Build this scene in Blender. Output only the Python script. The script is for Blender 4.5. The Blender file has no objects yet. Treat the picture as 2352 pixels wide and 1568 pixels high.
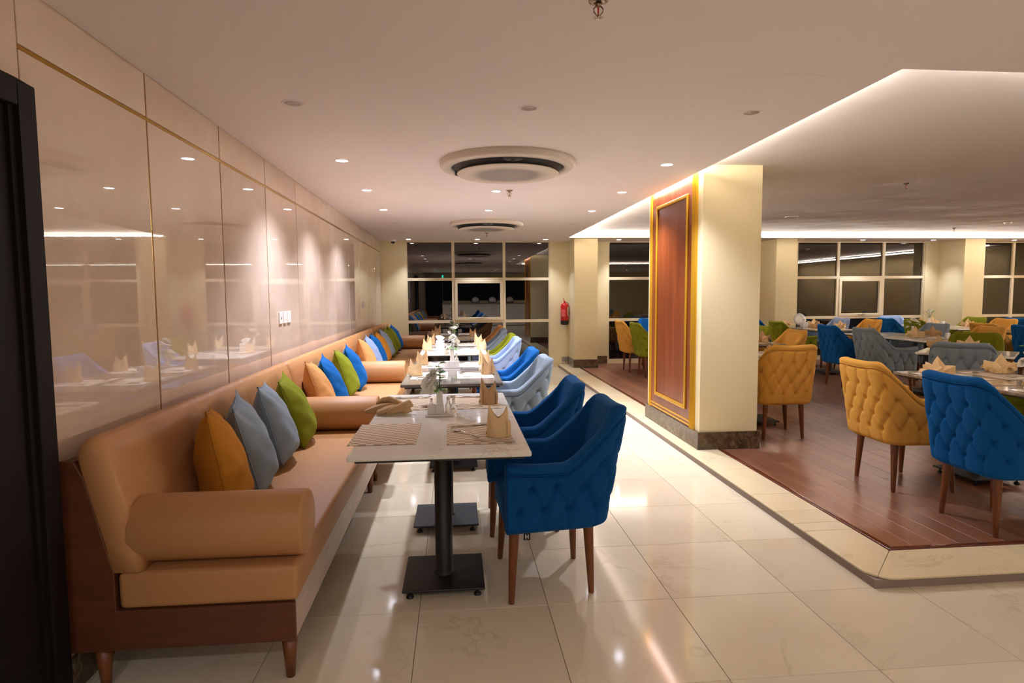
import bpy, bmesh, math, random
import numpy as np
from mathutils import Vector, Matrix
random.seed(7); np.random.seed(7)
PI = math.pi
SC = bpy.context.scene
COL = SC.collection

# ------------------------------------------------------------------ camera
cam_d = bpy.data.cameras.new('camera'); cam = bpy.data.objects.new('camera', cam_d); COL.objects.link(cam)
YAW, PITCH, ROLL, FPX, HC = .0916, .0772, -.0071, 1398.4, 1.43
_F = Vector((math.sin(YAW)*math.cos(PITCH), math.cos(YAW)*math.cos(PITCH), -math.sin(PITCH)))
_R0 = Vector((math.cos(YAW), -math.sin(YAW), 0)); _U0 = _R0.cross(_F)
_R = _R0*math.cos(ROLL) + _U0*math.sin(ROLL); _U = -_R0*math.sin(ROLL) + _U0*math.cos(ROLL)
cam.matrix_world = Matrix(((_R.x, _U.x, -_F.x, 0), (_R.y, _U.y, -_F.y, 0), (_R.z, _U.z, -_F.z, HC), (0, 0, 0, 1)))
cam_d.sensor_width = 36; cam_d.lens = 36*FPX/2352; cam_d.clip_start = .05; cam_d.clip_end = 100
SC.camera = cam
# ------------------------------------------------------------------ world, exposure
w = bpy.data.worlds.new('night'); SC.world = w; w.use_nodes = True
w.node_tree.nodes['Background'].inputs[0].default_value = (.004, .005, .008, 1)
w.node_tree.nodes['Background'].inputs[1].default_value = 1
SC.view_settings.view_transform = 'Standard'; SC.view_settings.look = 'None'
SC.view_settings.gamma = 1; SC.view_settings.use_curve_mapping = False
SC.view_settings.exposure = 1.3
SPOT_W = 55; SPOT_COL = (.91, .97, 1.16)
COVE_COL = (1, .93, .86)

# room constants
WX = -1.403; FY = 11.78; CZ = 2.45; PZ = .055; CFX, CFY0, CFY1, CFZ = 2.06, 2.71, 11.02, 2.52
RX = 12.4; BY = -6.0

def area(name, loc, size, energy, col, direction, spread=PI):
    d = bpy.data.lights.new(name, 'AREA'); d.shape = 'RECTANGLE'; d.size, d.size_y = size
    d.energy = energy; d.color = col; d.spread = spread
    o = bpy.data.objects.new(name, d); COL.objects.link(o); o.location = loc
    z = -Vector(direction).normalized(); x = Vector((1, 0, 0)) if abs(z.x) < .5 and size[0] == max(size) and abs(direction[1]) > .3 else Vector((0, 1, 0))
    y = z.cross(x).normalized(); x = y.cross(z).normalized()
    o.matrix_world = Matrix(((x.x, y.x, z.x, loc[0]), (x.y, y.y, z.y, loc[1]), (x.z, y.z, z.z, loc[2]), (0, 0, 0, 1)))
    return o
# cove light strips on the ledge round the raised ceiling (they lie behind the lip)
area('cove_light_far', (6.9, CFY1+.06, 2.472), (9.4, .03), 130, COVE_COL, (0, -.75, .6))
area('cove_light_side', (CFX-.06, 8.9, 2.472), (4.2, .03), 30, COVE_COL, (.75, 0, .6))
area('cove_light_side', (CFX-.06, 3.95, 2.472), (2.2, .03), 9, COVE_COL, (.75, 0, .6))
area('cove_light_front', (7.2, CFY0-.06, 2.472), (9.8, .03), 36, COVE_COL, (0, .75, .6))
area('cove_light_right', (RX-.25, 6.8, 2.472), (7.8, .03), 120, COVE_COL, (-.75, 0, .6))
area('cove_light_pillar', (CFX+.02, 5.83, 2.505), (1.4, .02), 9, COVE_COL, (.25, 0, -1))

# ------------------------------------------------------------------ helpers
def lin(c):
    return tuple(((v/255)/12.92 if v/255 <= .04045 else ((v/255+.055)/1.055)**2.4) for v in c) + (1,)
def sset(o, label=None, cat=None, group=None, kind=None):
    if label: o['label'] = label
    if cat: o['category'] = cat
    if group: o['group'] = group
    if kind: o['kind'] = kind
    return o
def mesh(name, V, F, smooth=False, mat=None):
    m = bpy.data.meshes.new(name); m.from_pydata([tuple(map(float, v)) for v in V], [], [tuple(map(int, f)) for f in F]); m.update()
    if smooth: m.shade_smooth()
    if mat: m.materials.append(mat)
    return m
def obj(name, m, parent=None, loc=(0, 0, 0), rot=(0, 0, 0), mat=None):
    o = bpy.data.objects.new(name, m); COL.objects.link(o); o.location = loc; o.rotation_euler = rot
    if parent: o.parent = parent
    if mat:
        if len(m.materials): o.material_slots[0].link = 'OBJECT'; o.material_slots[0].material = mat
        else: m.materials.append(mat)
    return o
def empty(name, loc, rz=0, label=None, cat=None, group=None, kind=None):
    o = bpy.data.objects.new(name, None); COL.objects.link(o); o.location = loc; o.rotation_euler = (0, 0, rz)
    o.empty_display_size = .05
    return sset(o, label, cat, group, kind)
def copy_tree(o, parent=None):
    c = o.copy(); COL.objects.link(c); c.parent = parent
    for ch in list(o.children): copy_tree(ch, c)
    return c
class G:
    """collects geometry"""
    def __init__(s): s.V = []; s.F = []
    def add(s, V, F):
        n = len(s.V); s.V += [tuple(v) for v in V]; s.F += [tuple(i+n for i in f) for f in F]; return s
    def box(s, a, b):
        x0, y0, z0 = a; x1, y1, z1 = b
        return s.add([(x0,y0,z0),(x1,y0,z0),(x1,y1,z0),(x0,y1,z0),(x0,y0,z1),(x1,y0,z1),(x1,y1,z1),(x0,y1,z1)],
                     [(0,3,2,1),(4,5,6,7),(0,1,5,4),(1,2,6,5),(2,3,7,6),(3,0,4,7)])
    def lathe(s, prof, n=24, c=(0, 0, 0), cap=True):
        V = []; F = []; k = len(prof)
        for i in range(n):
            a = 2*PI*i/n
            for r, z in prof: V.append((c[0]+r*math.cos(a), c[1]+r*math.sin(a), c[2]+z))
        for i in range(n):
            j = (i+1) % n
            for q in range(k-1): F.append((i*k+q, j*k+q, j*k+q+1, i*k+q+1))
        if cap:
            if prof[0][0] > 1e-6: F.append(tuple(i*k for i in reversed(range(n))))
            if prof[-1][0] > 1e-6: F.append(tuple(i*k+k-1 for i in range(n)))
        return s.add(V, F)
    def tube(s, pts, r, n=6, closed=False):
        pts = [Vector(p) for p in pts]; V = []; F = []; m = len(pts)
        rr = r if hasattr(r, '__len__') else [r]*m
        up = Vector((0, 0, 1))
        for i, p in enumerate(pts):
            if closed: t = pts[(i+1) % m]-pts[i-1]
            else: t = pts[min(i+1, m-1)]-pts[max(i-1, 0)]
            t.normalize(); a = t.cross(up)
            if a.length < 1e-3: a = t.cross(Vector((1, 0, 0)))
            a.normalize(); b = a.cross(t)
            for k in range(n):
                th = 2*PI*k/n; V.append(p+(a*math.cos(th)+b*math.sin(th))*rr[i])
        for i in range(m if closed else m-1):
            j = (i+1) % m
            for k in range(n): F.append((i*n+k, i*n+(k+1) % n, j*n+(k+1) % n, j*n+k))
        if not closed: F += [tuple(reversed(range(n))), tuple(range((m-1)*n, m*n))]
        return s.add(V, F)
    def prism(s, poly, a, b, axis='y'):
        """poly of 2D points extruded between a and b"""
        n = len(poly); V = []
        for t in (a, b):
            for u, v in poly: V.append({'y': (u, t, v), 'x': (t, u, v), 'z': (u, v, t)}[axis])
        F = [tuple(range(n)), tuple(reversed(range(n, 2*n)))] + [(i, i+n, (i+1) % n+n, (i+1) % n) for i in range(n)]
        return s.add(V, F)
    def mesh(s, name, mat=None, smooth=False):
        m = mesh(name, s.V, s.F, smooth, mat)
        bm = bmesh.new(); bm.from_mesh(m); bmesh.ops.recalc_face_normals(bm, faces=bm.faces); bm.to_mesh(m); bm.free()
        return m
def bev(a, b, r=.005, seg=2, name='box', mat=None, smooth=False):
    g = G().box(a, b); m = mesh(name, g.V, g.F)
    bm = bmesh.new(); bm.from_mesh(m)
    bmesh.ops.bevel(bm, geom=list(bm.edges), offset=r, segments=seg, affect='EDGES', profile=.5)
    bm.to_mesh(m); bm.free()
    if mat: m.materials.append(mat)
    if smooth: m.shade_smooth()
    return m
def gbev(g, r, seg=2, name='shape', mat=None, smooth=False, ang=.5):
    m = g.mesh(name, mat); bm = bmesh.new(); bm.from_mesh(m); bmesh.ops.remove_doubles(bm, verts=bm.verts, dist=1e-6)
    ed = [e for e in bm.edges if len(e.link_faces) == 2 and e.calc_face_angle() > ang]
    bmesh.ops.bevel(bm, geom=ed, offset=r, segments=seg, affect='EDGES', profile=.5); bm.to_mesh(m); bm.free()
    if smooth: m.shade_smooth()
    return m

# ------------------------------------------------------------------ materials
def mat(name, col, rough=.5, metal=0, spec=.5, sheen=0, coat=0, emit=None, estr=0, bump=None, ior=None, sheen_r=.4, sheen_tint=None):
    m = bpy.data.materials.new(name); m.use_nodes = True; b = m.node_tree.nodes['Principled BSDF']
    b.inputs['Base Color'].default_value = lin(col); b.inputs['Roughness'].default_value = rough
    b.inputs['Metallic'].default_value = metal; b.inputs['Specular IOR Level'].default_value = spec
    if ior: b.inputs['IOR'].default_value = ior
    if sheen:
        b.inputs['Sheen Weight'].default_value = sheen; b.inputs['Sheen Roughness'].default_value = sheen_r
        if sheen_tint: b.inputs['Sheen Tint'].default_value = lin(sheen_tint)
    if coat: b.inputs['Coat Weight'].default_value = coat; b.inputs['Coat Roughness'].default_value = .05
    if emit: b.inputs['Emission Color'].default_value = lin(emit); b.inputs['Emission Strength'].default_value = estr
    if bump:
        nt = m.node_tree; n = nt.nodes.new('ShaderNodeTexNoise'); n.inputs['Scale'].default_value = bump[0]; n.inputs['Detail'].default_value = 3
        tc = nt.nodes.new('ShaderNodeTexCoord'); nt.links.new(tc.outputs['Object'], n.inputs['Vector'])
        bp = nt.nodes.new('ShaderNodeBump'); bp.inputs['Strength'].default_value = bump[1]; bp.inputs['Distance'].default_value = bump[2]
        nt.links.new(n.outputs['Fac'], bp.inputs['Height']); nt.links.new(bp.outputs['Normal'], b.inputs['Normal'])
    return m
def node(nt, t, **kw):
    n = nt.nodes.new(t)
    for k, v in kw.items():
        if k in n.inputs: n.inputs[k].default_value = v
        else: setattr(n, k, v)
    return n
def ramp(nt, fac, stops):
    r = nt.nodes.new('ShaderNodeValToRGB'); e = r.color_ramp.elements
    while len(e) < len(stops): e.new(.5)
    for i, (p, c) in enumerate(stops): e[i].position = p; e[i].color = lin(c)
    nt.links.new(fac, r.inputs['Fac']); return r
def coords(nt, scale=(1, 1, 1), rnd=6.0, world=False):
    tc = nt.nodes.new('ShaderNodeTexCoord'); mp = nt.nodes.new('ShaderNodeMapping'); mp.inputs['Scale'].default_value = scale
    if world:
        ge = nt.nodes.new('ShaderNodeNewGeometry'); nt.links.new(ge.outputs['Position'], mp.inputs['Vector']); return mp.outputs['Vector']
    oi = nt.nodes.new('ShaderNodeObjectInfo'); ml = nt.nodes.new('ShaderNodeVectorMath'); ml.operation = 'ADD'
    sc = nt.nodes.new('ShaderNodeMath'); sc.operation = 'MULTIPLY'; sc.inputs[1].default_value = rnd
    nt.links.new(oi.outputs['Random'], sc.inputs[0]); nt.links.new(tc.outputs['Object'], ml.inputs[0]); nt.links.new(sc.outputs[0], ml.inputs[1])
    nt.links.new(ml.outputs[0], mp.inputs['Vector']); return mp.outputs['Vector']
def marble(name, base, dark, vein, vscale=2.2, rough=.06, veinw=.035, vamt=.6, spots=0, cloud=1.6, spec=.5, coat=0):
    m = bpy.data.materials.new(name); m.use_nodes = True; nt = m.node_tree; b = nt.nodes['Principled BSDF']
    v = coords(nt, rnd=17)
    n1 = node(nt, 'ShaderNodeTexNoise', Scale=cloud, Detail=6, Roughness=.6); nt.links.new(v, n1.inputs['Vector'])
    r1 = ramp(nt, n1.outputs['Fac'], [(.3, dark), (.72, base)])
    n2 = node(nt, 'ShaderNodeTexNoise', Scale=vscale, Detail=7, Roughness=.55, Distortion=.6); nt.links.new(v, n2.inputs['Vector'])
    s = node(nt, 'ShaderNodeMath', operation='SUBTRACT'); s.inputs[1].default_value = .5; nt.links.new(n2.outputs['Fac'], s.inputs[0])
    a = node(nt, 'ShaderNodeMath', operation='ABSOLUTE'); nt.links.new(s.outputs[0], a.inputs[0])
    mr = node(nt, 'ShaderNodeMapRange'); mr.inputs['From Min'].default_value = 0; mr.inputs['From Max'].default_value = veinw
    mr.inputs['To Min'].default_value = vamt; mr.inputs['To Max'].default_value = 0; nt.links.new(a.outputs[0], mr.inputs['Value'])
    # veins only in places
    n3 = node(nt, 'ShaderNodeTexNoise', Scale=1.3, Detail=2); nt.links.new(v, n3.inputs['Vector'])
    mr3 = node(nt, 'ShaderNodeMapRange'); mr3.inputs['From Min'].default_value = .42; mr3.inputs['From Max'].default_value = .62; nt.links.new(n3.outputs['Fac'], mr3.inputs['Value'])
    mu = node(nt, 'ShaderNodeMath', operation='MULTIPLY'); nt.links.new(mr.outputs[0], mu.inputs[0]); nt.links.new(mr3.outputs[0], mu.inputs[1])
    mx = node(nt, 'ShaderNodeMix', data_type='RGBA'); nt.links.new(mu.outputs[0], mx.inputs['Factor']); nt.links.new(r1.outputs['Color'], mx.inputs['A']); mx.inputs['B'].default_value = lin(vein)
    out = mx.outputs['Result']
    # per piece tone
    oi = nt.nodes.new('ShaderNodeObjectInfo'); hs = nt.nodes.new('ShaderNodeHueSaturation')
    mrv = node(nt, 'ShaderNodeMapRange'); mrv.inputs['To Min'].default_value = .94; mrv.inputs['To Max'].default_value = 1.04
    nt.links.new(oi.outputs['Random'], mrv.inputs['Value']); nt.links.new(mrv.outputs[0], hs.inputs['Value']); nt.links.new(out, hs.inputs['Color'])
    nt.links.new(hs.outputs['Color'], b.inputs['Base Color'])
    b.inputs['Roughness'].default_value = rough; b.inputs['Specular IOR Level'].default_value = spec
    if coat: b.inputs['Coat Weight'].default_value = coat; b.inputs['Coat Roughness'].default_value = .04
    return m
def wood(name, c1, c2, axis='y', rough=.3, scale=9, stretch=.08, coat=0, vary=(.85, 1.12), spec=.5):
    m = bpy.data.materials.new(name); m.use_nodes = True; nt = m.node_tree; b = nt.nodes['Principled BSDF']
    sc = {'x': (stretch, 1, 1), 'y': (1, stretch, 1), 'z': (1, 1, stretch)}[axis]
    v = coords(nt, scale=sc, rnd=11)
    n1 = node(nt, 'ShaderNodeTexNoise', Scale=scale, Detail=6, Roughness=.65, Distortion=.4); nt.links.new(v, n1.inputs['Vector'])
    r1 = ramp(nt, n1.outputs['Fac'], [(.3, c1), (.7, c2)])
    n2 = node(nt, 'ShaderNodeTexNoise', Scale=scale*9, Detail=2); nt.links.new(v, n2.inputs['Vector'])
    mx = node(nt, 'ShaderNodeMix', data_type='RGBA', blend_type='MULTIPLY'); mx.inputs['Factor'].default_value = .25
    r2 = ramp(nt, n2.outputs['Fac'], [(.35, (150, 150, 150)), (.6, (255, 255, 255))])
    nt.links.new(r1.outputs['Color'], mx.inputs['A']); nt.links.new(r2.outputs['Color'], mx.inputs['B'])
    oi = nt.nodes.new('ShaderNodeObjectInfo'); hs = nt.nodes.new('ShaderNodeHueSaturation')
    mrv = node(nt, 'ShaderNodeMapRange'); mrv.inputs['To Min'].default_value = vary[0]; mrv.inputs['To Max'].default_value = vary[1]
    nt.links.new(oi.outputs['Random'], mrv.inputs['Value']); nt.links.new(mrv.outputs[0], hs.inputs['Value']); nt.links.new(mx.outputs['Result'], hs.inputs['Color'])
    nt.links.new(hs.outputs['Color'], b.inputs['Base Color']); b.inputs['Roughness'].default_value = rough; b.inputs['Specular IOR Level'].default_value = spec
    if coat: b.inputs['Coat Weight'].default_value = coat; b.inputs['Coat Roughness'].default_value = .08
    return m
def velvet(name, col, tint, sh=.35):
    m = mat(name, col, rough=.85, spec=.15, sheen=sh, sheen_r=.35, sheen_tint=tint, bump=(260, .25, .002))
    return m
def glass_dark(name):
    m = bpy.data.materials.new(name); m.use_nodes = True; nt = m.node_tree; nt.nodes.clear()
    o = nt.nodes.new('ShaderNodeOutputMaterial'); mx = nt.nodes.new('ShaderNodeMixShader')
    fr = node(nt, 'ShaderNodeFresnel', IOR=2.1); t = nt.nodes.new('ShaderNodeBsdfTransparent'); t.inputs[0].default_value = (.25, .27, .28, 1)
    g = nt.nodes.new('ShaderNodeBsdfGlossy'); g.inputs['Roughness'].default_value = .0; g.inputs['Color'].default_value = (.95, .9, .85, 1)
    nt.links.new(fr.outputs[0], mx.inputs[0]); nt.links.new(t.outputs[0], mx.inputs[1]); nt.links.new(g.outputs[0], mx.inputs[2]); nt.links.new(mx.outputs[0], o.inputs['Surface'])
    return m
M = {}
M['ceiling'] = mat('ceiling paint', (232, 222, 218), .9, spec=.2)
M['coffer'] = mat('raised ceiling paint', (226, 218, 212), .9, spec=.2, bump=(1.1, .5, .05))
M['cream'] = mat('cream wall paint', (228, 212, 168), .85, spec=.25, bump=(90, .05, .002))
M['frame'] = mat('cream window frame', (222, 204, 168), .45)
M['floor'] = marble('cream floor marble', (234, 220, 192), (224, 207, 176), (186, 160, 120), 1.4, .085, .012, .35, cloud=1.1, spec=.55)
M['grout'] = mat('floor grout', (150, 125, 95), .9)
M['wallmarble'] = marble('beige wall marble', (222, 200, 180), (208, 182, 160), (232, 215, 200), 1.2, .015, .05, .35, cloud=1.5, spec=.75)
M['brass'] = mat('brushed brass strip', (190, 150, 70), .22, 1)
M['skirt'] = marble('brown marble skirting', (112, 92, 68), (66, 50, 34), (176, 156, 124), 9, .12, .03, .6, cloud=14)
M['border'] = marble('cream border marble', (234, 216, 178), (226, 206, 166), (180, 145, 95), 2.2, .2, .01, .3)
M['riser'] = mat('grey stone riser', (150, 132, 118), .6, bump=(60, .3, .004))
M['plank'] = wood('red brown floor plank', (128, 82, 60), (156, 108, 82), 'y', .3, 5, .07, spec=.8)
M['edge'] = wood('mahogany edge strip', (84, 34, 18), (112, 50, 28), 'y', .2, 8, .1, spec=.7)
M['panel'] = wood('mahogany wall panel', (116, 52, 24), (146, 74, 38), 'z', .25, 6, .05, vary=(1, 1))
M['gold'] = mat('gold painted moulding', (214, 160, 40), .35, .55)
M['sofa'] = mat('tan leatherette', (188, 134, 84), .48, spec=.4, bump=(180, .12, .002))
M['sofawood'] = wood('dark sofa timber', (86, 42, 20), (108, 58, 28), 'x', .5, 6, .1, vary=(1, 1))
M['railwood'] = wood('pale sofa rail', (196, 170, 148), (214, 190, 170), 'y', .4, 8, .06, vary=(1, 1))
M['legwood'] = wood('walnut leg', (110, 60, 26), (140, 80, 38), 'z', .4, 8, .1, vary=(.95, 1.05))
M['black'] = mat('black powder coat', (26, 23, 22), .45)
M['doorwood'] = mat('black brown door', (20, 12, 8), .65, spec=.2, bump=(30, .2, .003))
M['whitemarble'] = marble('white table marble', (246, 242, 234), (238, 232, 222), (150, 130, 115), 3.2, .08, .01, .5)
M['greymarble'] = marble('grey table marble', (150, 140, 132), (104, 95, 90), (205, 196, 186), 5, .08, .03, .6, cloud=7)
M['brownmarble'] = marble('taupe table marble', (168, 150, 128), (130, 112, 94), (214, 200, 180), 5, .08, .03, .5, cloud=6)
M['napkin'] = mat('cream napkin linen', (240, 208, 158), .85, spec=.2, bump=(400, .3, .001), sheen=.15)
M['napkin_brown'] = mat('beige napkin linen', (206, 168, 122), .85, spec=.2, bump=(400, .3, .001), sheen=.15)
M['steel'] = mat('polished steel', (205, 200, 195), .14, 1)
M['china'] = mat('white china', (236, 230, 224), .2)
M['paper'] = mat('cream paper mat', (214, 200, 180), .7)
M['petal'] = mat('white petal', (252, 248, 236), .6, sheen=.2)
M['leaf'] = mat('green leaf', (96, 146, 44), .45)
M['darkleaf'] = mat('dark red leaf', (60, 30, 22), .5)
M['stem'] = mat('green stem', (80, 100, 50), .5)
M['plaster'] = mat('white switch plastic', (232, 226, 220), .35)
M['acwhite'] = mat('off white air conditioner plastic', (214, 200, 184), .5)
M['acdark'] = mat('dark air slot', (34, 32, 34), .5)
M['acgrey'] = mat('grey air vane', (92, 88, 92), .5)
M['red'] = mat('red extinguisher paint', (196, 16, 18), .3)
M['chrome'] = mat('sprinkler metal', (150, 130, 110), .3, 1)
M['lens'] = mat('lit downlight lens', (255, 255, 255), .4, emit=(236, 238, 255), estr=14)
M['lens_off'] = mat('unlit downlight lens', (176, 160, 150), .3)
M['ledglow'] = mat('warm white light strip', (255, 240, 210), .4, emit=(255, 232, 190), estr=14)
M['glass'] = glass_dark('dark night window glass')
M['clear'] = mat('bottle glass', (240, 236, 226), .05, spec=.5)
M['clear'].node_tree.nodes['Principled BSDF'].inputs['Transmission Weight'].default_value = .85
M['exit'] = mat('green sign light', (10, 200, 180), .4, emit=(10, 220, 200), estr=3)
BLUE = velvet('blue velvet', (8, 84, 150), (70, 150, 220), .35)
NAVY = velvet('navy velvet', (6, 74, 132), (60, 140, 205), .35)
GREY = velvet('grey velvet', (136, 149, 160), (200, 205, 215), .25)
LBLUE = velvet('pale blue velvet', (140, 158, 192), (200, 210, 235), .25)
GREEN = velvet('olive green velvet', (122, 126, 22), (190, 195, 90), .2)
MUST = velvet('mustard velvet', (216, 160, 72), (240, 200, 120), .25)
TAN = velvet('tan velvet', (204, 146, 88), (240, 195, 140), .2)
# woven placemat: checks of two weaves
def woven():
    m = bpy.data.materials.new('woven check placemat'); m.use_nodes = True; nt = m.node_tree; b = nt.nodes['Principled BSDF']
    v = coords(nt, scale=(28, 40, 1), rnd=0)
    c = node(nt, 'ShaderNodeTexChecker', Scale=1.0); nt.links.new(v, c.inputs['Vector'])
    c.inputs['Color1'].default_value = lin((230, 212, 186)); c.inputs['Color2'].default_value = lin((190, 162, 134))
    nt.links.new(c.outputs['Color'], b.inputs['Base Color']); b.inputs['Roughness'].default_value = .8
    bp = nt.nodes.new('ShaderNodeBump'); bp.inputs['Strength'].default_value = .5; bp.inputs['Distance'].default_value = .002
    nt.links.new(c.outputs['Fac'], bp.inputs['Height']); nt.links.new(bp.outputs['Normal'], b.inputs['Normal']); return m
M['woven'] = woven()

# ================================================================== STRUCTURE
def struct(name, g, m, parent=None, smooth=False):
    o = obj(name, g.mesh(name, m, smooth), parent)
    if parent is None: o['kind'] = 'structure'
    return o
# ---- floor and its marble tiles
floor = struct('floor', G().box((-1.6, BY, -.06), (RX, FY+.1, -.004)), M['grout'])
TX0, TW, TY0, TH = -.184, .5885, 3.9, .6095
tile_cache = {}
def tile(x0, x1, y0, y1):
    gap = .0012; w_, h_ = x1-x0-2*gap, y1-y0-2*gap
    if w_ < .02 or h_ < .02: return
    k = (round(w_, 3), round(h_, 3))
    if k not in tile_cache:
        tile_cache[k] = gbev(G().prism([(-w_/2, -h_/2), (w_/2, -h_/2), (w_/2, h_/2), (-w_/2, h_/2)], -.004, 0, 'z'), .0008, 1, 'tile', M['floor'])
    obj('tile', tile_cache[k], floor, ((x0+x1)/2, (y0+y1)/2, 0))
for iy in range(-4, 14):
    y0 = TY0+iy*TH; y1 = min(y0+TH, FY)
    if y0 > FY: continue
    xmax = 2.9 if y1 <= 2.75 else 2.02
    for ix in range(-3, 6):
        x0 = max(TX0+ix*TW, WX); x1 = min(TX0+(ix+1)*TW, xmax)
        if x1-x0 > .03: tile(x0, x1, y0, y1)
yb = TY0-4*TH
for a in (((-1.403, BY, -.004), (RX, yb-.002, 0)), ((2.905, yb, -.004), (RX, 2.66, 0))):
    obj('floor_slab', G().box(*a).mesh('floor_slab', M['floor']), floor)

# ---- left wall with marble panels and brass strips
wl = struct('wall_left', G().box((WX-.2, BY, 0), (WX-.016, FY+.1, 2.7)), M['cream'])
seams = [2.175] + [3.01+.876*n for n in range(0, 10)] + [FY]
rows = [(.13, .361), (.377, 2.236), (2.254, CZ)]
for i in range(len(seams)-1):
    a, b = seams[i]+.007, seams[i+1]-.007
    for z0, z1 in rows:
        m = bev((-.008, -(b-a)/2, -(z1-z0)/2), (.008, (b-a)/2, (z1-z0)/2), .0015, 1, 'panel', M['wallmarble'])
        obj('panel', m, wl, (WX-.008, (a+b)/2, (z0+z1)/2))
bs = bev((-.006, -.007, -(CZ-.13)/2), (.006, .007, (CZ-.13)/2), .001, 1, 'brass_strip', M['brass'])
for s in seams[1:-1]: obj('brass_strip', bs, wl, (WX-.0095, s, (CZ+.13)/2))
for z in (.369, 2.245):
    obj('brass_strip', bev((-.006, -(FY-2.175)/2, -.008), (.006, (FY-2.175)/2, .008), .001, 1, 'brass_strip', M['brass']), wl, (WX-.009, (FY+2.175)/2, z))
struct('baseboard_left', G().box((WX-.016, 2.175, .0005), (WX+.012, FY, .13)), M['skirt'])
struct('wall_left_near', G().box((WX-.016, BY, 0), (WX, 1.06, CZ)).box((WX-.016, 1.06, 2.12), (WX, 2.175, CZ)), M['wallmarble'])
d1 = empty('door_1', (WX, 2.09, 0), kind='structure')
obj('door_frame', gbev(G().box((-.015, .0, 0), (.05, .084, 2.112)).box((-.015, -.95, 2.03), (.05, .0, 2.112)).box((-.015, -1.03, 0), (.05, -.95, 2.112)), .006, 2, 'door_frame', M['doorwood']), d1)
obj('door_leaf', gbev(G().box((-.014, -.95, .01), (.022, 0, 2.03)), .003, 1, 'door_leaf', M['doorwood']), d1)
obj('door_stop', G().box((.022, -.025, 0), (.034, 0, 2.03)).mesh('door_stop', M['doorwood']), d1)

# ---- other walls
struct('wall_back', G().box((-1.6, BY-.15, 0), (RX+.2, BY, 2.7)), M['cream'])
struct('wall_right', G().box((RX, BY, 0), (RX+.15, FY+.1, 2.7)), M['cream'])
WINS = [(-.935, 1.835), (2.985, 5.755), (6.87, 9.64), (10.76, RX)]
gw = G(); xs = -1.6
for a, b in WINS:
    gw.box((xs, FY, 0), (a, FY+.16, 2.7)); gw.box((a, FY, 2.452), (b, FY+.16, 2.7)); gw.box((a, FY, 0), (b, FY+.16, PZ+.004)); xs = b
struct('wall_far', gw, M['cream'])
def window(n, x0, x1):
    e = empty('window_%d' % n, ((x0+x1)/2, FY+.05, 0), kind='structure'); ox = -(x0+x1)/2
    full = x1-x0 > 2
    ms = [x0+.875+.02, x0+1.875] if full else [x0+.87]
    zt = [(.915), (1.727)]; t = .027; y0, y1 = -.03, .05
    g = G()
    X = [x0] + ms + [x1]
    z0, z1 = PZ+.005, 2.45
    xe = [x0+.03] ; xr = [x1-.03]
    g.box((x0+ox, y0, z0), (x0+.028+ox, y1, z1)).box((x1-.028+ox, y0, z0), (x1+ox, y1, z1))
    g.box((x0+.028+ox, y0, z0), (x1-.028+ox, y1, z0+.075)).box((x0+.028+ox, y0, z1-.02), (x1-.028+ox, y1, z1))
    for m in ms: g.box((m-t+ox, y0, z0+.075), (m+t+ox, y1, z1-.02))
    cols = []
    L = x0+.028
    for m in ms: cols.append((L, m-t)); L = m+t
    cols.append((L, x1-.028))
    for a, b in cols:
        for z in zt: g.box((a+ox, y0, z-t), (b+ox, y1, z+t))
    obj('window_frame', g.mesh('window_frame', M['frame']), e)
    zr = [(z0+.075, zt[0]-t), (zt[0]+t, zt[1]-t), (zt[1]+t, z1-.02)]
    for i, (a, b) in enumerate(cols):
        for j, (c, d) in enumerate(zr):
            aa, bb, cc, dd = a, b, c, d
            if i == 1 and j == 1 and full:
                s = .052; gs = G()
                gs.box((a+ox, -.045, c), (a+s+ox, .03, d)).box((b-s+ox, -.045, c), (b+ox, .03, d)).box((a+s+ox, -.045, c), (b-s+ox, .03, c+s)).box((a+s+ox, -.045, d-s), (b-s+ox, .03, d))
                obj('sash', gbev(gs, .004, 1, 'sash', M['frame']), e)
                gh = G().box((-.06, -.03, -.012), (.06, 0, .012)).box((-.0, -.05, .0), (.13, -.03, .022))
                obj('window_handle', gbev(gh, .004, 1, 'window_handle', M['frame']), e, ((a+b)/2+ox+.02, -.045, c+.035))
                aa, bb, cc, dd = a+s, b-s, c+s, d-s
            gp = G().add([(aa+ox, .008, cc), (bb+ox, .008, cc), (bb+ox, .008, dd), (aa+ox, .008, dd)], [(0, 1, 2, 3)])
            gp2 = G().box((aa+ox-.004, .006, cc-.004), (bb+ox+.004, .012, dd+.004))
            obj('pane', gp2.mesh('pane', M['glass']), e)
for i, (a, b) in enumerate(WINS): window(i+1, a, b)
def wall_column(x0, x1):
    c = struct('pillar', G().box((x0, 11.16, PZ), (x1, FY, 2.47)), M['cream'])
    obj('skirting', gbev(G().box((x0-.018, 11.14, PZ+.0005), (x1+.018, FY-.002, PZ+.155)), .004, 1, 'skirting', M['skirt']), c)
for a, b in ((2.19, 2.63), (6.09, 6.5), (9.95, 10.38)): wall_column(a, b)
struct('baseboard_far', G().box((2.65, FY-.03, PZ), (2.965, FY, PZ+.15)).box((5.775, FY-.03, PZ), (6.07, FY, PZ+.15)).box((6.52, FY-.03, PZ), (6.85, FY, PZ+.15)).box((9.66, FY-.03, PZ), (9.93, FY, PZ+.15)), M['skirt'])

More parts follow.
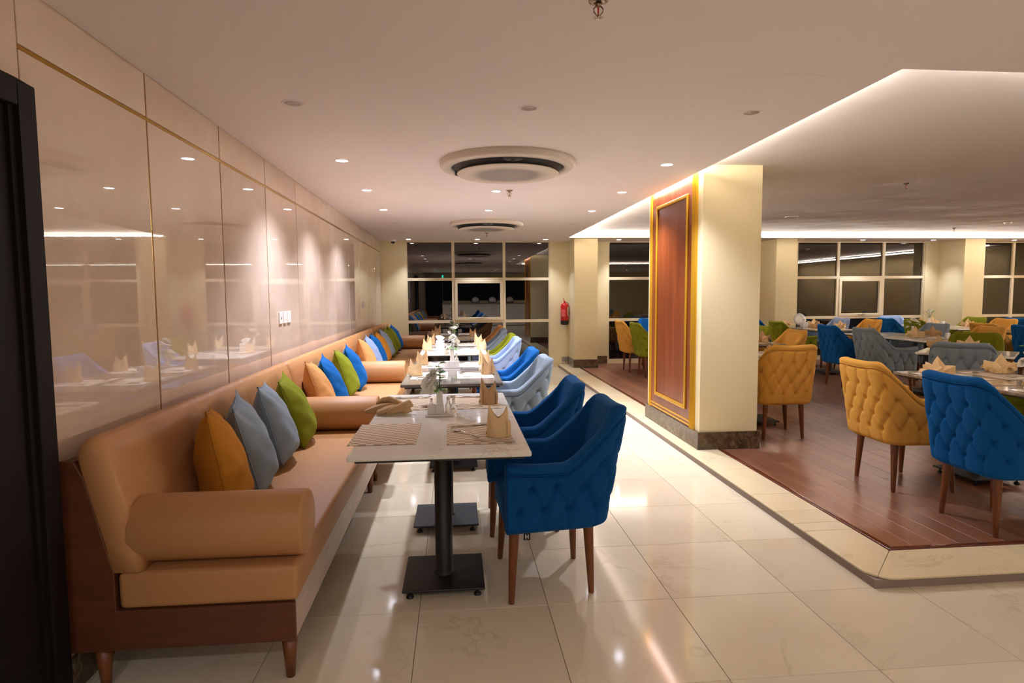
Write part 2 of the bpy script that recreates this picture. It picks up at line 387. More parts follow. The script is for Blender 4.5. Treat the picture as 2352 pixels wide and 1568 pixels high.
# ---- ceiling: low part, ledge with cove, raised part
gc = G(); s = .16; T = 2.464; U = 2.62
gc.box((WX-.2, BY, CZ), (CFX-s, FY+.16, U))
gc.box((CFX-s, BY, CZ), (RX+.15, CFY0-s, U)); gc.box((CFX-s, CFY1+s, CZ), (RX+.15, FY+.16, U))
gc.box((CFX-s, CFY0-s, CZ), (CFX, CFY1+s, T)).box((CFX, CFY0-s, CZ), (RX, CFY0, T)).box((CFX, CFY1, CZ), (RX, CFY1+s, T))
gc.box((RX-.22, CFY0, CZ), (RX, CFY1, T))
ceil = struct('ceiling', gc, M['ceiling'])
# raised ceiling, slightly wavy plaster
nx, ny = 60, 60; V = []; F = []
for j in range(ny+1):
    for i in range(nx+1):
        x = CFX-s+(RX-CFX+s)*i/nx; y = CFY0-s+(CFY1-CFY0+2*s)*j/ny
        wv = .006*math.sin(y*2.6+.5*math.sin(x*1.3))*min(1, max(0, (y-7.5)/2))
        V.append((x, y, CFZ+wv))
for j in range(ny):
    for i in range(nx):
        k = j*(nx+1)+i; F.append((k, k+nx+1, k+nx+2, k+1))
cf = obj('ceiling_raised', mesh('ceiling_raised', V, F, True, M['coffer'])); cf['kind'] = 'structure'
struct('ceiling_deck', G().box((CFX-s, CFY0-s, CFZ+.03), (RX+.1, CFY1+s, CFZ+.1)), M['coffer'])
# access panels in the ceiling
def hatch(x0, x1, y0, y1):
    o = obj('access_panel', gbev(G().box((-(x1-x0)/2, -(y1-y0)/2, -.0015), ((x1-x0)/2, (y1-y0)/2, .004)), .001, 1, 'access_panel', M['ceiling']), ceil, ((x0+x1)/2, (y0+y1)/2, CZ))
hatch(1.29, 1.80, 2.81, 3.32); hatch(.2, .71, 5.7, 6.02)

# ---- platform: riser, border stones, edge strip, planks
pf = struct('platform', G().box((1.996, 2.668, 0), (RX, FY, PZ-.0125)), M['riser'])
def stone(poly, bevel=.004):
    cx = sum(p[0] for p in poly)/len(poly); cy = sum(p[1] for p in poly)/len(poly)
    m = gbev(G().prism([(x-cx, y-cy) for x, y in poly], -.012, 0, 'z'), bevel, 2, 'border_stone', M['border'])
    obj('border_stone', m, pf, (cx, cy, PZ))
BX0, BX1, BYO, BYI = 1.99, 2.285, 2.655, 2.955
ys = [3.255, 3.375, 3.58, 3.9, 4.5, 5.1, 5.7, 6.3, 6.9, 7.5, 8.1, 8.7, 9.3, 9.9, 10.5, 11.1, FY]
g_ = .001
arc = [(BX0+.12-.12*math.cos(t), BYO+.12-.12*math.sin(t)) for t in np.linspace(0, PI/4, 5)]
arc2 = [(BX0+.12-.12*math.cos(t), BYO+.12-.12*math.sin(t)) for t in np.linspace(PI/4, PI/2, 5)]
stone([(BX0, ys[0]-g_)] + arc + [(BX1-g_, BYI+g_), (BX1, ys[0]-g_)])
for a, b in zip(ys[:-1], ys[1:]): stone([(BX0, b-g_), (BX0, a+g_), (BX1, a+g_), (BX1, b-g_)])
xq = [2.9+.6*i for i in range(16)]
stone([(BX1+g_, BYI)] + [(x+g_, y-g_*0) for x, y in arc2] + [(xq[0]-g_, BYO), (xq[0]-g_, BYI)])
for a, b in zip(xq[:-1], xq[1:]): stone([(a+g_, BYO), (b-g_, BYO), (b-g_, BYI), (a+g_, BYI)])
EP = .034
obj('edge_strip', gbev(G().prism([(BX1, FY-.01), (BX1, BYI), (BX1+EP, BYI+EP), (BX1+EP, FY-.01)], PZ-.012, PZ+.007, 'z'), .005, 3, 'edge_strip', M['edge'], True), pf)
obj('edge_strip', gbev(G().prism([(BX1, BYI), (RX, BYI), (RX, BYI+EP), (BX1+EP, BYI+EP)], PZ-.012, PZ+.007, 'z'), .005, 3, 'edge_strip', M['edge'], True), pf)
PW, PL = .135, 1.22
pieces = []
i = 0; x = BX1+EP+.001
while x < RX-.02:
    y = BYI+EP+.001 - random.random()*PL
    while y < FY:
        a, b = max(y, BYI+EP+.001), min(y+PL, FY-.002)
        if b-a > .03: pieces.append((x, min(x+PW, RX), a, b))
        y += PL
    x += PW; i += 1
def seen(p):
    xc = (p[0]+p[1])/2; yc = (p[2]+p[3])/2
    return p[0] < 1.06*p[3]+.25 and not (xc > 2.1 and xc/max(yc, .1) < 2.66/5.1 and xc/yc > 2.1/6.56 and yc > 5.1)
vis = sorted([p for p in pieces if seen(p)], key=lambda p: math.hypot((p[0]+p[1])/2, (p[2]+p[3])/2))
near = vis[:270]; ns = set(near); far = [p for p in pieces if p not in ns]
pc = {}
for x0, x1, a, b in near:
    k = (round(x1-x0, 3), round(b-a, 3))
    if k not in pc: pc[k] = gbev(G().box((-(x1-x0)/2+.0006, -(b-a)/2+.0006, -.012), ((x1-x0)/2-.0006, (b-a)/2-.0006, 0)), .001, 1, 'plank', M['plank'])
    obj('plank', pc[k], pf, ((x0+x1)/2, (a+b)/2, PZ+random.uniform(-.0003, .0003)))
gp = G()
for x0, x1, a, b in far: gp.box((x0+.0006, a+.0006, PZ-.012), (x1-.0006, b-.0006, PZ))
o = obj('plank_field', gp.mesh('plank_field', M['plank']), pf); o['kind'] = 'stuff'

# ---- pillar with mahogany panel
pil = struct('pillar', G().box((2.12, 5.11, PZ), (2.645, 6.56, CFZ+.02)), M['cream'])
gs = G().box((2.098, 5.088, PZ+.0005), (2.12, 6.582, PZ+.155)).box((2.645, 5.088, PZ+.0005), (2.667, 6.582, PZ+.155)).box((2.12, 5.088, PZ+.0005), (2.645, 5.11, PZ+.155)).box((2.12, 6.56, PZ+.0005), (2.645, 6.582, PZ+.155))
obj('skirting', gbev(gs, .003, 2, 'skirting', M['skirt']), pil)
obj('wood_panel', G().box((2.108, 5.25, .212), (2.12, 6.465, 2.51)).mesh('wood_panel', M['panel']), pil)
def ridge(y0, y1, z0, z1, n, dep=.02):
    """moulding with n ridges as a bar across y (vertical bar)"""
    g = G(); w_ = (y1-y0)/n
    for k in range(n): g.prism([(2.12-dep*(.55+.45*(k % 2)), y0+w_*k+.001), (2.12-dep*(.55+.45*((k+1) % 2))-.004, y0+w_*(k+.5)), (2.12-dep*(.55+.45*(k % 2)), y0+w_*(k+1)-.001), (2.12, y0+w_*(k+1)), (2.12, y0+w_*k)], z0, z1, 'z')
    return g
obj('gold_frame', ridge(5.215, 5.305, .205, 2.51, 5).mesh('gold_frame', M['gold']), pil)
obj('gold_frame', ridge(6.41, 6.475, .205, 2.51, 4).mesh('gold_frame', M['gold']), pil)
g = G()
for k in range(4):
    z0 = .205+.017*k; d = .010+.007*(k % 2)
    g.box((2.12-d, 5.305, z0), (2.12, 6.41, z0+.0165))
obj('gold_frame', g.mesh('gold_frame', M['gold']), pil)
def mould(a, b):
    return gbev(G().box(a, b), .008, 2, 'panel_moulding', M['gold'])
for a, b in (((2.092, 5.405, .357), (2.109, 5.44, 2.325)), ((2.092, 6.235, .357), (2.109, 6.27, 2.325)), ((2.092, 5.44, .357), (2.109, 6.235, .392)), ((2.092, 5.44, 2.29), (2.109, 6.235, 2.325))):
    obj('panel_moulding', mould(a, b), pil)

# ================================================================== LIGHT FITTINGS
ring = G().lathe([(.043, .004), (.045, -.003), (.056, -.0035), (.059, .002)], 28, cap=False).mesh('trim_ring', M['ceiling'], True)
lens = G().lathe([(0, -.001), (.042, -.001), (.044, .002)], 24, cap=False)
lens_on = lens.mesh('lens', M['lens'], True); lens_off = lens.mesh('lens', M['lens_off'], True)
spot_d = bpy.data.lights.new('downlight_beam', 'SPOT'); spot_d.energy = SPOT_W; spot_d.color = SPOT_COL
spot_d.spot_size = math.radians(118); spot_d.spot_blend = .8; spot_d.shadow_soft_size = .04
far_d = spot_d.copy(); far_d.energy = SPOT_W*.42; far_d.spot_size = math.radians(88)
def downlight(x, y, lit, label, group=None):
    e = empty('downlight', (x, y, CZ), 0, label, 'downlight', group or 'recessed ceiling downlights')
    obj('trim_ring', ring, e); obj('lens', lens_on if lit else lens_off, e)
    if lit:
        s_ = bpy.data.objects.new('beam', far_d if y > 11 else spot_d); COL.objects.link(s_); s_.parent = e; s_.location = (0, 0, -.02)
    return e
cols_ = [(-.845, 'along the marble wall side'), (.415, 'in the middle line of the aisle'), (1.69, 'along the raised ceiling edge')]
for y, nm, lit in ((3.41, 'first', False), (4.805, 'second', True), (6.12, 'third', True), (7.5, 'fourth', True), (8.85, 'fifth', False), (10.12, 'sixth', False), (11.4, 'last', True)):
    for x, side in cols_:
        if x == .415 and y in (4.805, 8.85, 10.12): continue
        downlight(x, y, lit, ('lit' if lit else 'unlit') + ' round downlight, %s one %s' % (nm, side))
for x, nm in ((3.1, 'above the narrow window left of the wooden panel'), (6.47, 'above the bright far column'), (8.01, 'above the wide far window, its left half'), (9.5, 'above the wide far window, its right end'), (11.25, 'above the rightmost far window')):
    downlight(x, 11.43, True, 'lit round downlight ' + nm)
fill_d = bpy.data.lights.new('fill_beam', 'SPOT'); fill_d.energy = 20; fill_d.color = (.93, .94, 1.05)  # very wide fill beam, added to brighten the near room
fill_d.spot_size = math.radians(165); fill_d.spot_blend = 1; fill_d.shadow_soft_size = .06
for k, y in enumerate((-.75, -2.3, -4.0)):
    for x, nm in ((-.845, 'marble wall side'), (.415, 'middle line'), (1.69, 'raised ceiling side'), (4.4, 'open side'), (7.4, 'far open side')):  # open side columns are added fill lamps; the others stand for mirrored ones
        e = downlight(x, y, True, 'lit round downlight, added fill beam, behind the viewer, %s row on the %s' % (('nearest', 'middle', 'farthest')[k], nm), 'downlights behind the viewer')
        for c in e.children:
            if c.type == 'LIGHT': c.data = fill_d
led = G().box((-.5, -.006, 0), (.5, .006, .006)).mesh('led_strip', M['ledglow'])
o = obj('led_strip', led, None, (6.9, CFY1+.11, T)); o.scale = (9.4, 1, 1); sset(o, 'glowing light strip on the ledge of the far ceiling cove', 'light strip')
o = obj('led_strip', led, None, (CFX-.11, 8.9, T), (0, 0, PI/2)); o.scale = (4.2, 1, 1); sset(o, 'glowing light strip on the ledge of the side ceiling cove beyond the panelled pillar', 'light strip')

# ---- cassette air conditioners
def aircon(x, y, label):
    e = empty('air_conditioner', (x, y, CZ), 0, label, 'air conditioner', 'round ceiling air conditioners')
    obj('housing', G().lathe([(.52, -.0005), (.522, -.038), (.512, -.05), (.49, -.054), (.44, -.053), (.437, -.03)], 72, cap=False).mesh('housing', M['acwhite'], True), e)
    obj('air_slot', G().lathe([(.44, -.035), (.405, -.04), (.388, -.086), (.37, -.08)], 72, cap=False).mesh('air_slot', M['acdark'], True), e)
    obj('front_grille', G().lathe([(.37, -.084), (.390, -.086), (.394, -.090), (.388, -.095), (.30, -.098), (0, -.099)], 72, cap=False).mesh('front_grille', M['acwhite'], True), e)
    for a in (-90, 30, 150):
        gv = G()
        A = [math.radians(a-9), math.radians(a-4), math.radians(a+4), math.radians(a+9)]
        gv.prism([(.437*math.cos(A[0]), .437*math.sin(A[0])), (.437*math.cos(A[3]), .437*math.sin(A[3])), (.39*math.cos(A[2]), .39*math.sin(A[2])), (.39*math.cos(A[1]), .39*math.sin(A[1]))], -.072, -.036, 'z')
        obj('vane', gv.mesh('vane', M['acgrey']), e)
    gm = G().lathe([(0, -.012), (.016, -.012), (.02, 0)], 14, c=(0, -.415, -.066), cap=False)
    obj('motor_cap', gm.mesh('motor_cap', M['acdark'], True), e)
    gh = G()
    step = .019
    for i in range(-17, 18):
        for j in range(-20, 21):
            px = i*step+(.5*step if j % 2 else 0); py = j*step*.866
            r = math.hypot(px, py)
            if r < .30:
                s_ = .0066 if r < .22 else .0066*max(.35, 1-(r-.22)/.1)
                gh.add([(px+s_*math.cos(k*PI/3), py+s_*math.sin(k*PI/3), -.0994) for k in range(6)], [(5, 4, 3, 2, 1, 0)])
    oh = obj('grille_holes', mesh('grille_holes', gh.V, gh.F, False, M['acgrey']), e); oh['kind'] = 'stuff'
    return e
aircon(.417, 4.80, 'round off-white ceiling air conditioner, the nearer one over the dining aisle')
aircon(.455, 8.79, 'round off-white ceiling air conditioner, the farther one near the end window')

def sprinkler(x, y, z, label):
    e = empty('sprinkler', (x, y, z), 0, label, 'sprinkler', 'ceiling sprinklers')
    obj('cover_plate', G().lathe([(.034, .002), (.034, -.004), (.016, -.012), (.012, -.004)], 20, cap=False).mesh('cover_plate', M['chrome'], True), e)
    g = G().lathe([(.009, -.002), (.009, -.022)], 10)
    for sgn in (-1, 1): g.tube([(sgn*.008, 0, -.02), (sgn*.017, 0, -.03), (sgn*.016, 0, -.04), (sgn*.004, 0, -.054)], .0025, 5)
    g.lathe([(.004, -.05), (.004, -.058)], 8)
    obj('sprinkler_body', g.mesh('sprinkler_body', M['chrome'], True), e)
    obj('bulb', G().lathe([(.0, -.022), (.0028, -.024), (.0028, -.048), (0, -.05)], 8).mesh('bulb', M['red'], True), e)
    gd = G()
    for k in range(8):
        a = 2*PI*k/8; gd.prism([(.003*math.cos(a-.3), .003*math.sin(a-.3)), (.018*math.cos(a-.16), .018*math.sin(a-.16)), (.018*math.cos(a+.16), .018*math.sin(a+.16)), (.003*math.cos(a+.3), .003*math.sin(a+.3))], -.06, -.0585, 'z')
    gd.lathe([(0, -.0585), (.006, -.0585), (.006, -.06), (0, -.06)], 10)
    obj('deflector', gd.mesh('deflector', M['chrome']), e)
sprinkler(.51, 2.17, CZ, 'metal sprinkler head with a red bulb hanging at the top edge of the ceiling')
sprinkler(.542, 6.06, CZ, 'small sprinkler head just beyond the nearer round air conditioner')
sprinkler(.53, 10.2, CZ, 'small sprinkler head just beyond the farther round air conditioner')
sprinkler(4.55, 5.86, CFZ, 'sprinkler head in the middle of the raised ceiling')
sprinkler(8.6, 9.9, CFZ, 'sprinkler head at the far edge of the raised ceiling')
o = obj('smoke_detector', G().lathe([(.05, 0), (.05, -.015), (.042, -.022), (.03, -.034), (0, -.036)], 20, cap=False).mesh('smoke_detector', M['acwhite'], True), None, (8.78, 9.05, CFZ))
sset(o, 'white round smoke detector on the raised ceiling above the right dining area', 'smoke detector')
o = obj('ceiling_speaker', G().lathe([(.09, .001), (.09, -.006), (.08, -.008), (.075, -.003), (0, -.003)], 28, cap=False).mesh('ceiling_speaker', M['coffer'], True), None, (4.85, 8.5, CFZ))
sset(o, 'flush round plate in the raised ceiling near the far cove', 'ceiling plate')
e = empty('security_camera', (-1.138, 11.5, CZ), 0, 'small white dome camera with dark lens in the far left ceiling corner', 'camera')
obj('camera_base', G().lathe([(.06, 0), (.06, -.025), (.052, -.035), (0, -.035)], 24, cap=False).mesh('camera_base', M['plaster'], True), e)
obj('camera_dome', G().lathe([(.04, -.034), (.038, -.05), (.026, -.066), (0, -.074)], 20, cap=False).mesh('camera_dome', M['acdark'], True), e)
e = empty('exit_sign', (-.55, -3.0, 2.12), 0, 'small glowing green sign hanging from the ceiling, mirrored in the far window', 'sign')
obj('sign_panel', bev((-.03, -.16, 0), (.03, .16, .16), .004, 1, 'sign_panel', M['exit']), e)
obj('hanger', G().tube([(0, -.1, .16), (0, -.1, CZ-2.12)], .005).tube([(0, .1, .16), (0, .1, CZ-2.12)], .005).mesh('hanger', M['chrome']), e)

# ---- buffet behind the viewer (mirrored in the far windows)
e = empty('buffet_counter', (1.6, -4.6, 0), 0, 'white buffet counter behind the viewer, mirrored in the far window', 'counter')
obj('counter_body', bev((-2.2, -.35, .02), (2.2, .3, 1.0), .01, 2, 'counter_body', M['china']), e)
obj('counter_top', bev((-2.24, -.38, 1.0005), (2.24, .36, 1.04), .006, 2, 'counter_top', M['greymarble']), e)
for k, x in enumerate((.9, 1.7, 2.5)):
    d_ = empty('serving_dish', (x, -4.6, 1.0405), 0, 'domed steel serving dish on the mirrored buffet, %s from the wall side' % ('first', 'second', 'third')[k], 'serving dish', 'domed dishes on the buffet')
    obj('dish_base', G().lathe([(0, 0), (.16, 0), (.2, .03), (.21, .10), (0, .10)], 28, cap=False).mesh('dish_base', M['steel'], True), d_)
    obj('dome_lid', G().lathe([(.212, .101), (.20, .17), (.15, .24), (.08, .275), (.012, .285), (.014, .31), (0, .312)], 28, cap=False).mesh('dome_lid', M['steel'], True), d_)
e = empty('back_shelf', (1.6, BY, 1.15), 0, 'dark shelf board on the wall above the mirrored buffet', 'shelf')
obj('back_panel', bev((-2.2, .002, 0), (2.2, .03, 1.0), .005, 1, 'back_panel', M['doorwood']), e)
obj('shelf_board', bev((-2.2, .03, .45), (2.2, .28, .48), .004, 1, 'shelf_board', M['doorwood']), e)
e = empty('dark_cabinet', (-1.0, BY+.01, 0), 0, 'tall dark cabinet behind the viewer, mirrored in the far window', 'cabinet')
obj('cabinet_body', bev((-.39, 0, .01), (.37, .5, 2.1), .01, 2, 'cabinet_body', M['doorwood']), e)

# ---- wall fittings
for k, y in enumerate((5.03, 5.15, 5.27)):
    e = empty('wall_switch', (WX, y, 1.255), 0, ['white wall switch plate with a key socket, nearest of the three', 'blank white wall switch plate in the middle of the three', 'white wall switch plate with tiny marks, farthest of the three'][k], 'switch', 'switch plates on the marble wall')
    obj('plate', bev((.0005, -.043, -.048), (.012, .043, .048), .003, 2, 'plate', M['plaster']), e)
    if k == 0: obj('key_socket', G().box((.012, -.008, -.014), (.0135, .004, .006)).mesh('key_socket', M['acdark']), e)
    else: obj('rocker', bev((.012, -.012, -.016), (.014, .012, -.004), .001, 1, 'rocker', M['plaster']), e)
e = empty('wall_switch', (WX, 9.45, 1.286), 0, 'small white double switch on the marble wall near the far end', 'switch')
obj('plate', bev((.0005, -.06, -.045), (.012, .06, .045), .003, 2, 'plate', M['plaster']), e)
obj('rocker', bev((.012, -.03, -.02), (.015, -.004, .02), .001, 1, 'rocker', M['plaster']), e)
e = empty('wall_socket', (2.105, FY, .145), 0, 'grey metal socket box low on the far wall below the fire extinguisher', 'socket')
obj('box', bev((-.05, -.022, -.055), (.05, -.0005, .055), .006, 2, 'box', M['steel']), e)
obj('cover', bev((.005, -.026, -.035), (.012, -.022, .035), .001, 1, 'cover', M['steel']), e)
e = empty('fire_extinguisher', (2.095, 11.64, .835), 0, 'red fire extinguisher with black base hung on the side of the far column', 'fire extinguisher')
obj('cylinder', G().lathe([(.073, .07), (.076, .08), (.076, .36), (.07, .39), (.05, .41), (.022, .418), (0, .418)], 28, cap=False).mesh('cylinder', M['red'], True), e)
obj('base_skirt', G().lathe([(.0, .012), (.05, .0), (.066, .004), (.077, .02), (.077, .085)], 28, cap=False).mesh('base_skirt', M['black'], True), e)
gv = G().lathe([(.018, .415), (.018, .45), (.012, .455)], 12)
gv.prism([(-.02, .445), (.035, .43), (.037, .437), (-.02, .458)], -.008, .008, 'y').prism([(-.01, .455), (-.03, .52), (-.022, .522), (.004, .46)], -.008, .008, 'y')
obj('valve', gv.mesh('valve', M['red']), e)
obj('hose', G().tube([(.02, -.02, .43), (.06, -.03, .42), (.083, -.02, .36), (.084, 0, .2)], .006).mesh('hose', M['black'], True), e)
def curved_label(a0, a1, z0, z1, m, nm):
    n = 8; V = []
    for i in range(n+1):
        a = math.radians(a0+(a1-a0)*i/n)
        for z in (z0, z1): V.append((.0768*math.cos(a), .0768*math.sin(a), z))
    obj(nm, mesh(nm, V, [(2*i, 2*i+2, 2*i+3, 2*i+1) for i in range(n)], False, m), e)
M['labelpink'] = mat('faded extinguisher label', (214, 90, 84), .5)
curved_label(-160, -88, .16, .30, M['labelpink'], 'label_plate'); curved_label(-58, -25, .18, .34, M['paper'], 'label_plate')

# ================================================================== SOFAS
def sofa(y0, y1, label, arms, grooves=()):
    e = empty('banquette_sofa', (-1.0, (y0+y1)/2, 0), 0, label, 'sofa', 'tan banquette sofas along the marble wall')
    L = y1-y0; ox, oy = 1.0, -(y0+y1)/2
    P = lambda x: x+ox
    # end panels: L-shaped boards
    prof = [(P(-1.385), .165), (P(-.603), .165), (P(-.603), .312), (P(-1.222), .312), (P(-1.222), .45), (P(-1.305), .80), (P(-1.335), .86), (P(-1.385), .86)]
    for a, b in ((-L/2, -L/2+.022), (L/2-.022, L/2)):
        obj('end_panel', gbev(G().prism(prof, a, b, 'y'), .003, 1, 'end_panel', M['sofawood']), e)
    obj('front_rail', gbev(G().box((P(-.625), -L/2+.0225, .167), (P(-.604), L/2-.0225, .311)), .003, 1, 'front_rail', M['railwood']), e)
    obj('back_board', gbev(G().box((P(-1.385), -L/2+.0225, .165), (P(-1.345), L/2-.0225, .855)), .003, 1, 'back_board', M['sofawood']), e)
    # seat cushion, with a slightly crowned top
    nx, ny = 14, 40; V = []; F = []
    sx0, sx1 = P(-1.215), P(-.592)
    m = bev((sx0, -L/2+.004, .3125), (sx1, L/2-.004, .450), .022, 4, 'seat_cushion', M['sofa'], True)
    obj('seat_cushion', m, e)
    # backrest: spline profile swept along the sofa with sewn channels
    ctrl = [(-1.238, .452), (-1.125, .452), (-1.138, .52), (-1.165, .62), (-1.190, .713), (-1.214, .80), (-1.232, .872), (-1.252, .918), (-1.276, .938), (-1.302, .934), (-1.324, .912), (-1.336, .88), (-1.326, .80), (-1.300, .69), (-1.268, .56)]
    n = len(ctrl); N = max(2, int(L/.02)); V = []; F = []
    cxm = -1.25
    for j in range(N+1):
        y = -L/2+.003+(L-.006)*j/N; yw = y-oy
        dg = min([abs(yw-q) for q in grooves] or [1]); dp = .007*math.exp(-(dg/.011)**2)
        ed = min(j, N-j)/N*L; er = .022*max(0, 1-ed/.03)**2
        for k, (x, z) in enumerate(ctrl):
            a = Vector((ctrl[(k+1) % n][0]-ctrl[k-1][0], ctrl[(k+1) % n][1]-ctrl[k-1][1])).normalized(); nn = (a.y, -a.x)
            d = er + (dp if 2 <= k <= 10 else 0)
            V.append((P(x-nn[0]*d), y, z-nn[1]*d if z > .46 else z))
    for j in range(N):
        for k in range(n): F.append((j*n+k, j*n+(k+1) % n, (j+1)*n+(k+1) % n, (j+1)*n+k))
    F += [tuple(range(n)), tuple(reversed(range(N*n, N*n+n)))]
    g = G().add(V, F); mm = g.mesh('backrest', M['sofa'], True)
    obj('backrest', mm, e)
    for a in arms:
        r = .122; g = G()
        prof = [(0, 0), (r-.012, 0), (r-.003, .004), (r, .014), (r, .60), (r-.003, .61), (r-.012, .614), (0, .614)]
        g.lathe(prof, 40, cap=False); V = [(P(-1.187)+z, a+oy+x, .4505+r+y) for x, y, z in g.V]
        obj('arm_bolster', G().add(V, g.F).mesh('arm_bolster', M['sofa'], True), e)
    lg = G().lathe([(.016, 0), (.030, .166)], 16)
    lm = lg.mesh('leg', M['legwood'], True)
    for x in (-.64, -1.30):
        for y in (-L/2+.055, L/2-.22): obj('leg', lm, e, (P(x), y, 0))
    return e
sofa(2.212, 4.635, 'tan banquette sofa nearest the door, with a bolster arm at both ends', (2.335, 4.51), [2.90+.155*i for i in range(11)])
sofa(4.645, 7.045, 'tan banquette sofa second from the door, with a bolster arm at its far end', (6.92,), [])
sofa(7.055, 9.20, 'tan banquette sofa third from the door, without bolster arms', (), [])
sofa(9.21, 11.40, 'tan banquette sofa farthest from the door, with a bolster arm before the window', (11.275,), [])

# ------------------------------------------------------------------ pillows
def pillow_mesh(seed, size=.465, thick=.10):
    rng = random.Random(seed); n = 22; V = []; F = []
    ph = [rng.uniform(0, 6) for _ in range(6)]
    def pt(u, v, sgn):
        # u,v in -1..1 ; pinched sides, pointed corners
        au, av = abs(u), abs(v)
        y = size/2*u*(1-.075*(1-av**2)*au); z = size/2*v*(1-.075*(1-au**2)*av)
        t = thick*max(0, (1-au**2.2))**.8*((1-av**2.2)**.75 if v > 0 else (1-av**6)**.5)*(1-.14*v)
        edge = (1-au)*(1-av)
        wr = .006*math.sin(9*u+5*v+ph[0])*math.sin(4*v+ph[1]) + .004*math.sin(16*math.atan2(v, u)+ph[2])*min(1, (u*u+v*v))
        t += wr*min(1, t/.03)
        return (sgn*t, y, z+.015*sgn*0)
    for sgn in (1, -1):
        for j in range(n+1):
            for i in range(n+1): V.append(pt(-1+2*i/n, -1+2*j/n, sgn))
    k = (n+1)**2
    for j in range(n):
        for i in range(n):
            a = j*(n+1)+i; F.append((a, a+1, a+n+2, a+n+1)); F.append((k+a, k+a+n+1, k+a+n+2, k+a+1))
    m = mesh('pillow', V, F)
    bm = bmesh.new(); bm.from_mesh(m); bmesh.ops.remove_doubles(bm, verts=bm.verts, dist=.0008); bmesh.ops.recalc_face_normals(bm, faces=bm.faces); bm.to_mesh(m); bm.free(); m.shade_smooth()
    return m
PMESH = [pillow_mesh(i) for i in range(4)]
for pm in PMESH: pm.materials.append(BLUE)
def seam_mesh(size=.465):
    pts = []
    for a, b in ((-1, -1), (1, -1), (1, 1), (-1, 1)):
        pass
    for i in range(64):
        t = i/16; s_ = int(t); f = -1+2*(t-s_)
        u, v = [(f, -1), (1, f), (-f, 1), (-1, -f)][s_]
        au, av = abs(u), abs(v)
        pts.append((0, size/2*u*(1-.075*(1-av**2)*au), size/2*v*(1-.075*(1-au**2)*av)))
    return G().tube(pts, .0035, 5, closed=True).mesh('piping', BLUE, True)
SEAM = seam_mesh()
def pillow(i, x, y, rz, tilt, mt, label, roll=0):
    o = obj('pillow', PMESH[i % 4], None, (x, y, .452), (0, 0, 0), mt)
    R_ = Matrix.Rotation(math.radians(rz), 4, 'Z') @ Matrix.Rotation(math.radians(-tilt), 4, 'Y') @ Matrix.Rotation(math.radians(roll), 4, 'X')
    zmin = min((R_ @ v.co).z for v in PMESH[i % 4].vertices)
    o.matrix_world = Matrix.Translation((x, y, .452-zmin)) @ R_
    sset(o, label, 'pillow', 'scatter pillows on the banquettes')
    s_ = obj('piping', SEAM, o, mat=mt)
MUSTP = velvet('mustard pillow velvet', (184, 120, 36), (220, 160, 80), .2)
for i, (x, y, rz, t, mt, lb) in enumerate([
    (-1.060, 2.790, 20, 10, MUSTP, 'wrinkled mustard pillow nearest the door on the first sofa'),
    (-1.070, 3.190, 16, 14, GREY, 'grey pillow right behind the mustard pillow on the first sofa'),
    (-1.080, 3.660, 13, 15, GREY, 'grey pillow between a grey pillow and a green pillow'),
    (-1.090, 4.140, 11, 18, GREEN, 'olive green pillow against the second bolster arm on the first sofa'),
    (-1.085, 4.870, 9, 18, TAN, 'tan pillow just beyond the second bolster arm'),
    (-1.085, 5.340, 9, 18, BLUE, 'blue pillow between a tan pillow and a green pillow on the second sofa'),
    (-1.085, 5.980, 8, 18, GREEN, 'green pillow between two blue pillows on the second sofa'),
    (-1.085, 6.490, 8, 18, BLUE, 'blue pillow beside the bolster arm at the end of the second sofa'),
    (-1.085, 7.420, 6, 18, TAN, 'tan pillow first on the third sofa, beyond the bolster arm'),
    (-1.085, 7.920, 6, 18, LBLUE, 'pale blue pillow on the third sofa'),
    (-1.085, 8.380, 6, 18, BLUE, 'blue pillow between the pale blue pillow and an orange pillow'),
    (-1.085, 8.920, 5, 18, MUSTP, 'orange mustard pillow on the third sofa before a grey pillow'),
    (-1.085, 9.420, 5, 18, GREY, 'grey pillow on the farthest sofa beside an olive pillow'),
    (-1.085, 9.920, 4, 18, GREEN, 'olive pillow next to the grey pillow on the farthest sofa'),
    (-1.085, 10.450, 4, 18, GREEN, 'olive pillow next to the last blue pillow'),
    (-1.085, 10.960, 4, 18, BLUE, 'blue pillow last in the row by the end window')]):
    pillow(i, x, y, rz, t, mt, lb, roll=[-6, 3, -4, 2][i % 4])

# ================================================================== TUB CHAIR
def sm(t): t = max(0., min(1., t)); return t*t*(3-2*t)
def shell_data():
    # plan curve, from the left arm front round the back to the right arm front; forward is +x
    pts = []
    r = .115; xb = -.270; yb = .256
    for x in np.linspace(.215, xb+r, 40): pts.append((x, yb+.030*max(0, (x+.15))/.36))
    for a in np.linspace(PI/2, PI, 20)[1:]: pts.append((xb+r+r*math.cos(a), yb-r+r*math.sin(a)))
    for y in np.linspace(yb-r, 0, 20)[1:]: pts.append((xb, y))
    half = np.array(pts); full = np.vstack([half, half[::-1][1:]*[1, -1]])
    d = np.hypot(*np.diff(full, axis=0).T); s = np.concatenate([[0], np.cumsum(d)]); N = 216
    t = np.linspace(0, s[-1], N); X = np.interp(t, s, full[:, 0]); Y = np.interp(t, s, full[:, 1])
    S = t-s[-1]/2
    tx = np.gradient(X, t); ty = np.gradient(Y, t); ln = np.hypot(tx, ty); nx, ny = -ty/ln, tx/ln
    # left side travels towards -x : outward normal is +y
    if nx[N//2] > 0: nx, ny = -nx, -ny
    return S, X, Y, nx, ny
S_, X_, Y_, NX_, NY_ = shell_data()
